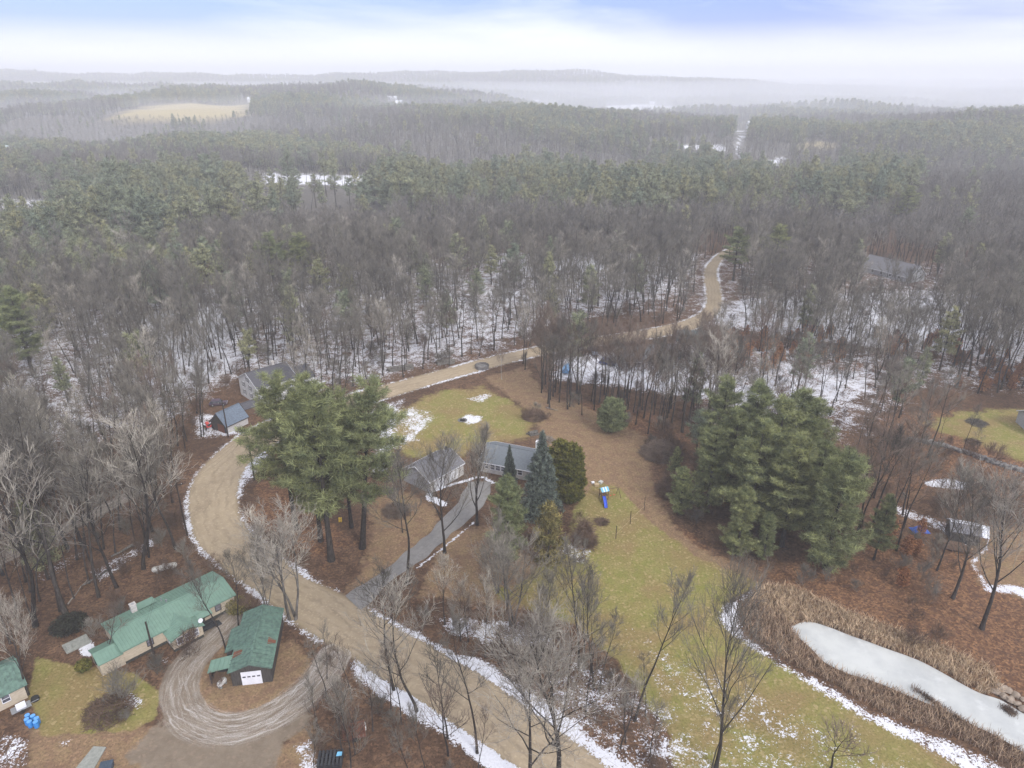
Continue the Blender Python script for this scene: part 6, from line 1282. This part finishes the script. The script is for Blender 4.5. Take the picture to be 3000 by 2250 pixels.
# vehicles
def car(u, v, rz, m, label, Lc=4.5, suv=False, pickup=False, name='parked_car', cat='car'):
    x, y = at(u, v); rt = empty(name, (x, y, 0), rz, label, cat); w_ = .9; h1_ = .95 if suv else .82; h2_ = 1.72 if suv or pickup else 1.42; hl = Lc / 2
    prof = [(-hl, .3), (-hl, h1_ * .95), (-hl + .1, h1_), (hl - .15, h1_ * .9), (hl, h1_ * .7), (hl, .3)]
    b = MB(); V_ = [(p[0], -w_, p[1]) for p in prof] + [(p[0], w_, p[1]) for p in prof]; n = len(prof)
    b.add(V_, [tuple(range(n)), tuple(range(2 * n - 1, n - 1, -1))] + [(i, i + n, (i + 1) % n + n, (i + 1) % n) for i in range(n)])
    c0, c1, c2, c3 = (-hl + .15, -hl + .5, hl - 1.75, hl - 1.1) if not pickup else (-.3, -.1, .9, 1.5)
    b.add([(c1, -w_ + .14, h2_), (c2, -w_ + .14, h2_), (c2, w_ - .14, h2_), (c1, w_ - .14, h2_), (c1, -w_ + .14, h2_ - .05), (c2, -w_ + .14, h2_ - .05), (c2, w_ - .14, h2_ - .05), (c1, w_ - .14, h2_ - .05)], [(0, 1, 2, 3), (0, 4, 5, 1), (1, 5, 6, 2), (2, 6, 7, 3), (3, 7, 4, 0)])
    b.build('body', m, rt, bevel=.05); b = MB()
    b.add([(c0, -w_ + .04, h1_ - .02), (c3, -w_ + .04, h1_ - .04), (c3, w_ - .04, h1_ - .04), (c0, w_ - .04, h1_ - .02), (c1, -w_ + .15, h2_ - .055), (c2, -w_ + .15, h2_ - .055), (c2, w_ - .15, h2_ - .055), (c1, w_ - .15, h2_ - .055)], [(0, 1, 5, 4), (1, 2, 6, 5), (2, 3, 7, 6), (3, 0, 4, 7), (4, 5, 6, 7)]); b.build('window', M['glass'], rt)
    for a_ in (-hl + .85, hl - .85):
        for s in (-1, 1): b = MB(); b.tube([(a_, s * (w_ - .12), .34), (a_, s * (w_ + .03), .34)], .34, 16); wh = b.build('wheel', M['rubber'], rt); b = MB(); b.tube([(a_, s * (w_ + .02), .34), (a_, s * (w_ + .045), .34)], .2, 10); b.build('rim', M['steel'], wh)
    for s in (-1, 1): b = MB(); b.box(hl - .03, hl + .02, s * .6 - .18, s * .6 + .18, .5, .66); b.build('headlight', M['white'], rt)
    return rt
car(1780, 1068, -.45, M['car_blue'], 'dark blue car parked in the yard behind the grove', suv=True)
car(1742, 1036, 1.5, M['car_pale'], 'pale blue pickup parked beyond the dark blue car', 5.2, pickup=True, name='pickup_truck', cat='pickup')
car(641, 1186, .2, M['car_dark'], 'plum-coloured car at the snow edge left of the white house', 4.2)
x_, y_ = at(1660, 1088); rt = empty('covered_boat', (x_, y_, 0), 1.35, 'boat under a pale blue tarp on the snow behind the grove', 'boat')
b = MB(); b.add([(-2.6, -.9, .5), (1.4, -.9, .5), (2.9, 0, .7), (1.4, .9, .5), (-2.6, .9, .5), (-2.6, -.9, 1.2), (1.4, -1.0, 1.3), (2.9, 0, 1.4), (1.4, 1.0, 1.3), (-2.6, .9, 1.2), (-2.4, 0, 1.8), (.6, 0, 2.0)], [(0, 1, 6, 5), (1, 2, 7, 6), (2, 3, 8, 7), (3, 4, 9, 8), (4, 0, 5, 10, 9), (5, 6, 11, 10), (6, 7, 11), (7, 8, 11), (8, 9, 10, 11)]); b.build('tarp', M['tarp_sky'], rt)
b = MB(); b.box(-2.2, 3.8, -.05, .05, .35, .45)
for s in (-1, 1): b.tube([(-1, s * .8, .32), (-1, s * .98, .32)], .32, 12)
b.build('boat_trailer', M['dark_metal'], rt)
# red tractor by the barn
x_, y_ = at(612, 1256); tr_ = empty('red_tractor', (x_, y_, 0), 2.2, 'small red tractor parked against the barn gable', 'tractor')
b = MB(); b.box(.1, 1.5, -.35, .35, .65, 1.25); b.box(-.7, .1, -.5, .5, .6, .85); b.box(-.75, -.2, -.85, -.5, .9, 1.0); b.box(-.75, -.2, .5, .85, .9, 1.0); b.build('body', M['red'], tr_, bevel=.05)
b = MB(); b.box(-.6, -.2, -.25, .25, .86, 1.0); b.box(-.65, -.55, -.25, .25, 1.0, 1.4); b.build('seat', M['dark_metal'], tr_)
for a_, r_ in ((-.45, .6), (1.15, .35)):
    for s in (-1, 1): b = MB(); b.tube([(a_, s * .62, r_), (a_, s * .88, r_)], r_, 16); wh = b.build('wheel', M['rubber'], tr_); b = MB(); b.tube([(a_, s * .87, r_), (a_, s * .9, r_)], r_ * .5, 10); b.build('rim', M['yellow'], wh)
# grey covered pile, blue tarp, culvert ring, log stacks
x_, y_ = at(2028, 995); b = MB(); b.add([(-5, -2, 0), (5, -2, 0), (5, 2, 0), (-5, 2, 0), (-5, -1.9, 2.2), (5, -1.9, 2.2), (5, 1.9, 2.2), (-5, 1.9, 2.2), (-4.8, 0, 3.1), (4.8, 0, 3.1)], [(0, 1, 5, 4), (2, 3, 7, 6), (1, 2, 6, 9, 5), (3, 0, 4, 8, 7), (4, 5, 9, 8), (7, 8, 9, 6)]); o = b.build('covered_shelter', M['tarp_grey'], bevel=.15); o.location = (x_, y_, 0); o.rotation_euler[2] = -.1; tag(o, 'grey-green fabric shelter beside the far road behind the grove', 'shelter')
x_, y_ = at(2694, 1556); b = MB(); rr = random.Random(3); n = 9; V_ = []; 
for j in range(n):
    for i in range(n): V_.append(((i / (n - 1) - .5) * 3.0, (j / (n - 1) - .5) * 2.0, .15 + .9 * math.sin(i / (n - 1) * math.pi) * math.sin(j / (n - 1) * math.pi) * rr.uniform(.7, 1.1)))
b.add(V_, [(j * n + i, j * n + i + 1, (j + 1) * n + i + 1, (j + 1) * n + i) for j in range(n - 1) for i in range(n - 1)]); o = b.build('blue_tarp', M['tarp_blue']); o.modifiers.new('thick', 'SOLIDIFY').thickness = .04; o.location = (x_, y_, 0); tag(o, 'crumpled blue tarp over a heap left of the snowy shed', 'tarp')
x_, y_ = at(1412, 1078); b = MB(); b.tube([(0, 0, 0), (0, 0, .9)], [1.9, 2.0], 24, caps=False); b.tube([(0, 0, .9), (0, 0, 0)], [1.75, 1.7], 24, caps=False); k0 = len(b.v)
b.tube([(0, 0, .9), (0, 0, 1.0)], [2.06, 2.0], 24, caps=False); b.tube([(0, 0, .02), (0, 0, .45)], 1.7, 24); o = b.build('trough', M['stone']); o.location = (x_, y_, 0); tag(o, 'round grey trough at the edge of the upper dirt road', 'trough')
def logstack(u, v, L_, rows, rz, label):
    x, y = at(u, v); b = MB(); k = 0
    for r_ in range(rows):
        for j in range(rows + 2 - r_): b.tube([(-L_ / 2 + random.uniform(-.3, .3), (j - (rows + 2 - r_) / 2) * .42, .2 + r_ * .36), (L_ / 2 + random.uniform(-.3, .3), (j - (rows + 2 - r_) / 2) * .42, .2 + r_ * .36)], .2, 7)
    o = b.build('log_stack', M['bark_grey']); o.location = (x, y, 0); o.rotation_euler[2] = rz; tag(o, label, 'log stack')
logstack(1172, 1082, 7, 3, .35, 'long stack of logs in the snow left of the upper road'); logstack(1304, 1064, 5, 3, .3, 'shorter log stack in the snow beside the trough')
logstack(1560, 1272, 2.2, 2, .4, 'small firewood stack behind the small house chimney')
# utility poles and wires
poles = []
for i, (bu, bv, tv, lab) in enumerate([(455, 1932, 1822, 'utility pole standing against the bay of the cream house'), (549, 1569, 1411, 'utility pole in the snow bank at the road bend'), (746, 1406, 1264, 'utility pole on the inner side of the road left of the pines'), (669, 1280, 1172, 'utility pole in front of the blue-roofed barn')]):
    x_, y_ = at(bu, bv); h_ = topz(x_, y_, tv); rt = empty('utility_pole', (x_, y_, 0), .4, lab, 'utility pole', 'utility poles along the road'); poles.append(Vector((x_, y_, h_)))
    b = MB(); b.tube([(0, 0, -.1), (0, 0, h_)], [.16, .11], 10); b.build('pole', M['pole'], rt)
    if i: b = MB(); b.box(-.9, .9, -.06, .06, h_ - .8, h_ - .68); b.build('crossarm', M['pole'], rt)
    for s in ((-.8, .8) if i else ()): b = MB(); b.tube([(s, 0, h_ - .679), (s, 0, h_ - .5)], .05, 8); b.build('insulator', M['tank'], rt)
for i, (a_, c_) in enumerate([(3, 2), (2, 1), (1, 0)]):
    for k in range(2):
        b = MB(); P0, P1 = poles[a_] - Vector((0, 0, .3 + k * .7)), poles[c_] - Vector((0, 0, .3 + k * .7)); pts = [P0.lerp(P1, t_) - Vector((0, 0, 1.1 * 4 * t_ * (1 - t_))) for t_ in np.linspace(0, 1, 13)]; b.tube(pts, .012, 4)
        o = b.build('power_line', M['dark_metal']); tag(o, ['upper', 'lower'][k] + ' power line ' + ['from the barn pole to the pole left of the pines', 'from the pole left of the pines to the road bend', 'from the road bend to the cream house'][i], 'power line')

# ------------------------------------------------------------------ far buildings
def farhouse(u, v, Lc, Wc, hw_, hr_, rz, wm, rm, label, name='village_house', group=None, dz=0):
    x, y = at(u, v); return gable(name, label, 'house', (x, y, rz, Lc, Wc, hw_, hr_), wm, rm, over=.4, group=group)
farhouse(750, 300, 26, 12, 5.5, 9, .1, M['white_siding'], M['snowcap'], 'white farm building at the right end of the far tan field', 'farm_building')
r_ = at(28, 470); gable('green_barn', 'long pale green-roofed building in the far left woods', 'barn', (r_[0], r_[1] - 20, -.35, 46, 22, 10, 17), M['white_siding'], mat('pale_green_roof', (.42, .5, .47)), over=.6)
farhouse(112, 470, 14, 9, 7, 11, .3, M['white_siding'], M['snowcap'], 'snow-roofed house right of the long pale green roof', 'far_house')
x_, y_ = G0(340, 612, 9); gable('far_house', 'white house with snowy roof peeping over the left pines', 'house', (x_, y_, .25, 13, 9, 8, 12), M['white_siding'], M['snowcap'], over=.4)
x_, y_ = G0(378, 617, 7); gable('far_house', 'low blue-grey roofed house beside the snowy-roofed one over the left pines', 'house', (x_, y_, .05, 12, 8, 6, 9.5), M['white_siding'], M['shingle_blue'], over=.4)
vg = [(1370, 288), (1442, 297), (1568, 303), (1610, 322), (1788, 322), (1806, 330), (1822, 326), (1838, 334), (1855, 318), (1880, 332), (1898, 336), (1910, 308), (1930, 322), (1945, 328), (2100, 299), (2130, 370), (2210, 378), (2255, 376), (2325, 338), (2350, 342), (2378, 336), (2400, 344), (2620, 342), (2390, 398), (1150, 300), (1175, 312)]
for i, (u_, v_) in enumerate(vg):
    k = rng.random(); farhouse(u_, v_, 14 + 8 * k, 11, 6.5, 10.5, rng.uniform(-.5, .5), M['white_siding'], M['snowcap'], 'pale house with snowy roof in the far misty village', 'village_house', 'houses of the far village')
farhouse(2270, 318, 60, 18, 7, 8.5, -.02, M['white'], M['snowcap'], 'long white flat-roofed hall beyond the village', 'village_hall')
farhouse(2475, 280, 40, 18, 6, 8, .02, M['white'], M['snowcap'], 'faint white building high on the misty right hill', 'far_building')

# ------------------------------------------------------------------ haze
mb = MB(); mp_ = [(380, -44), (4300, -44), (4300, 66), (1000, 44)]
mb.add([(-5400, a_, b_) for a_, b_ in mp_] + [(5400, a_, b_) for a_, b_ in mp_], [(0, 1, 2, 3), (7, 6, 5, 4), (0, 4, 5, 1), (1, 5, 6, 2), (2, 6, 7, 3), (3, 7, 4, 0)])
ms_ = bpy.data.materials.new('valley_mist'); ms_.use_nodes = True; mt2 = ms_.node_tree; mt2.nodes.clear(); mo_ = N(mt2, 'ShaderNodeOutputMaterial')
mv_ = N(mt2, 'ShaderNodeVolumePrincipled', inp={'Color': (.96, .98, 1.0, 1), 'Density': 0.00085}); L(mt2, mv_.outputs[0], mo_.inputs['Volume']); mo2 = mb.build('valley_mist', ms_); bmm = bmesh.new(); bmm.from_mesh(mo2.data); bmesh.ops.recalc_face_normals(bmm, faces=bmm.faces); bmm.to_mesh(mo2.data); bmm.free(); tag(mo2, 'bank of pale mist lying over the far hills and valleys', 'mist', kind='stuff')
hb = MB(); hb.box(-5600, 5600, -420, 5600, -48, 134); hz = bpy.data.materials.new('haze'); hz.use_nodes = True; ht_ = hz.node_tree; ht_.nodes.clear()
ho = N(ht_, 'ShaderNodeOutputMaterial'); pv_ = N(ht_, 'ShaderNodeVolumePrincipled', inp={'Color': (.96, .975, .985, 1), 'Density': 0.00040, 'Anisotropy': 0.0}); L(ht_, pv_.outputs[0], ho.inputs['Volume'])
o = hb.build('haze', hz); tag(o, 'pale mist thickening with distance over the woods', 'haze', kind='stuff')
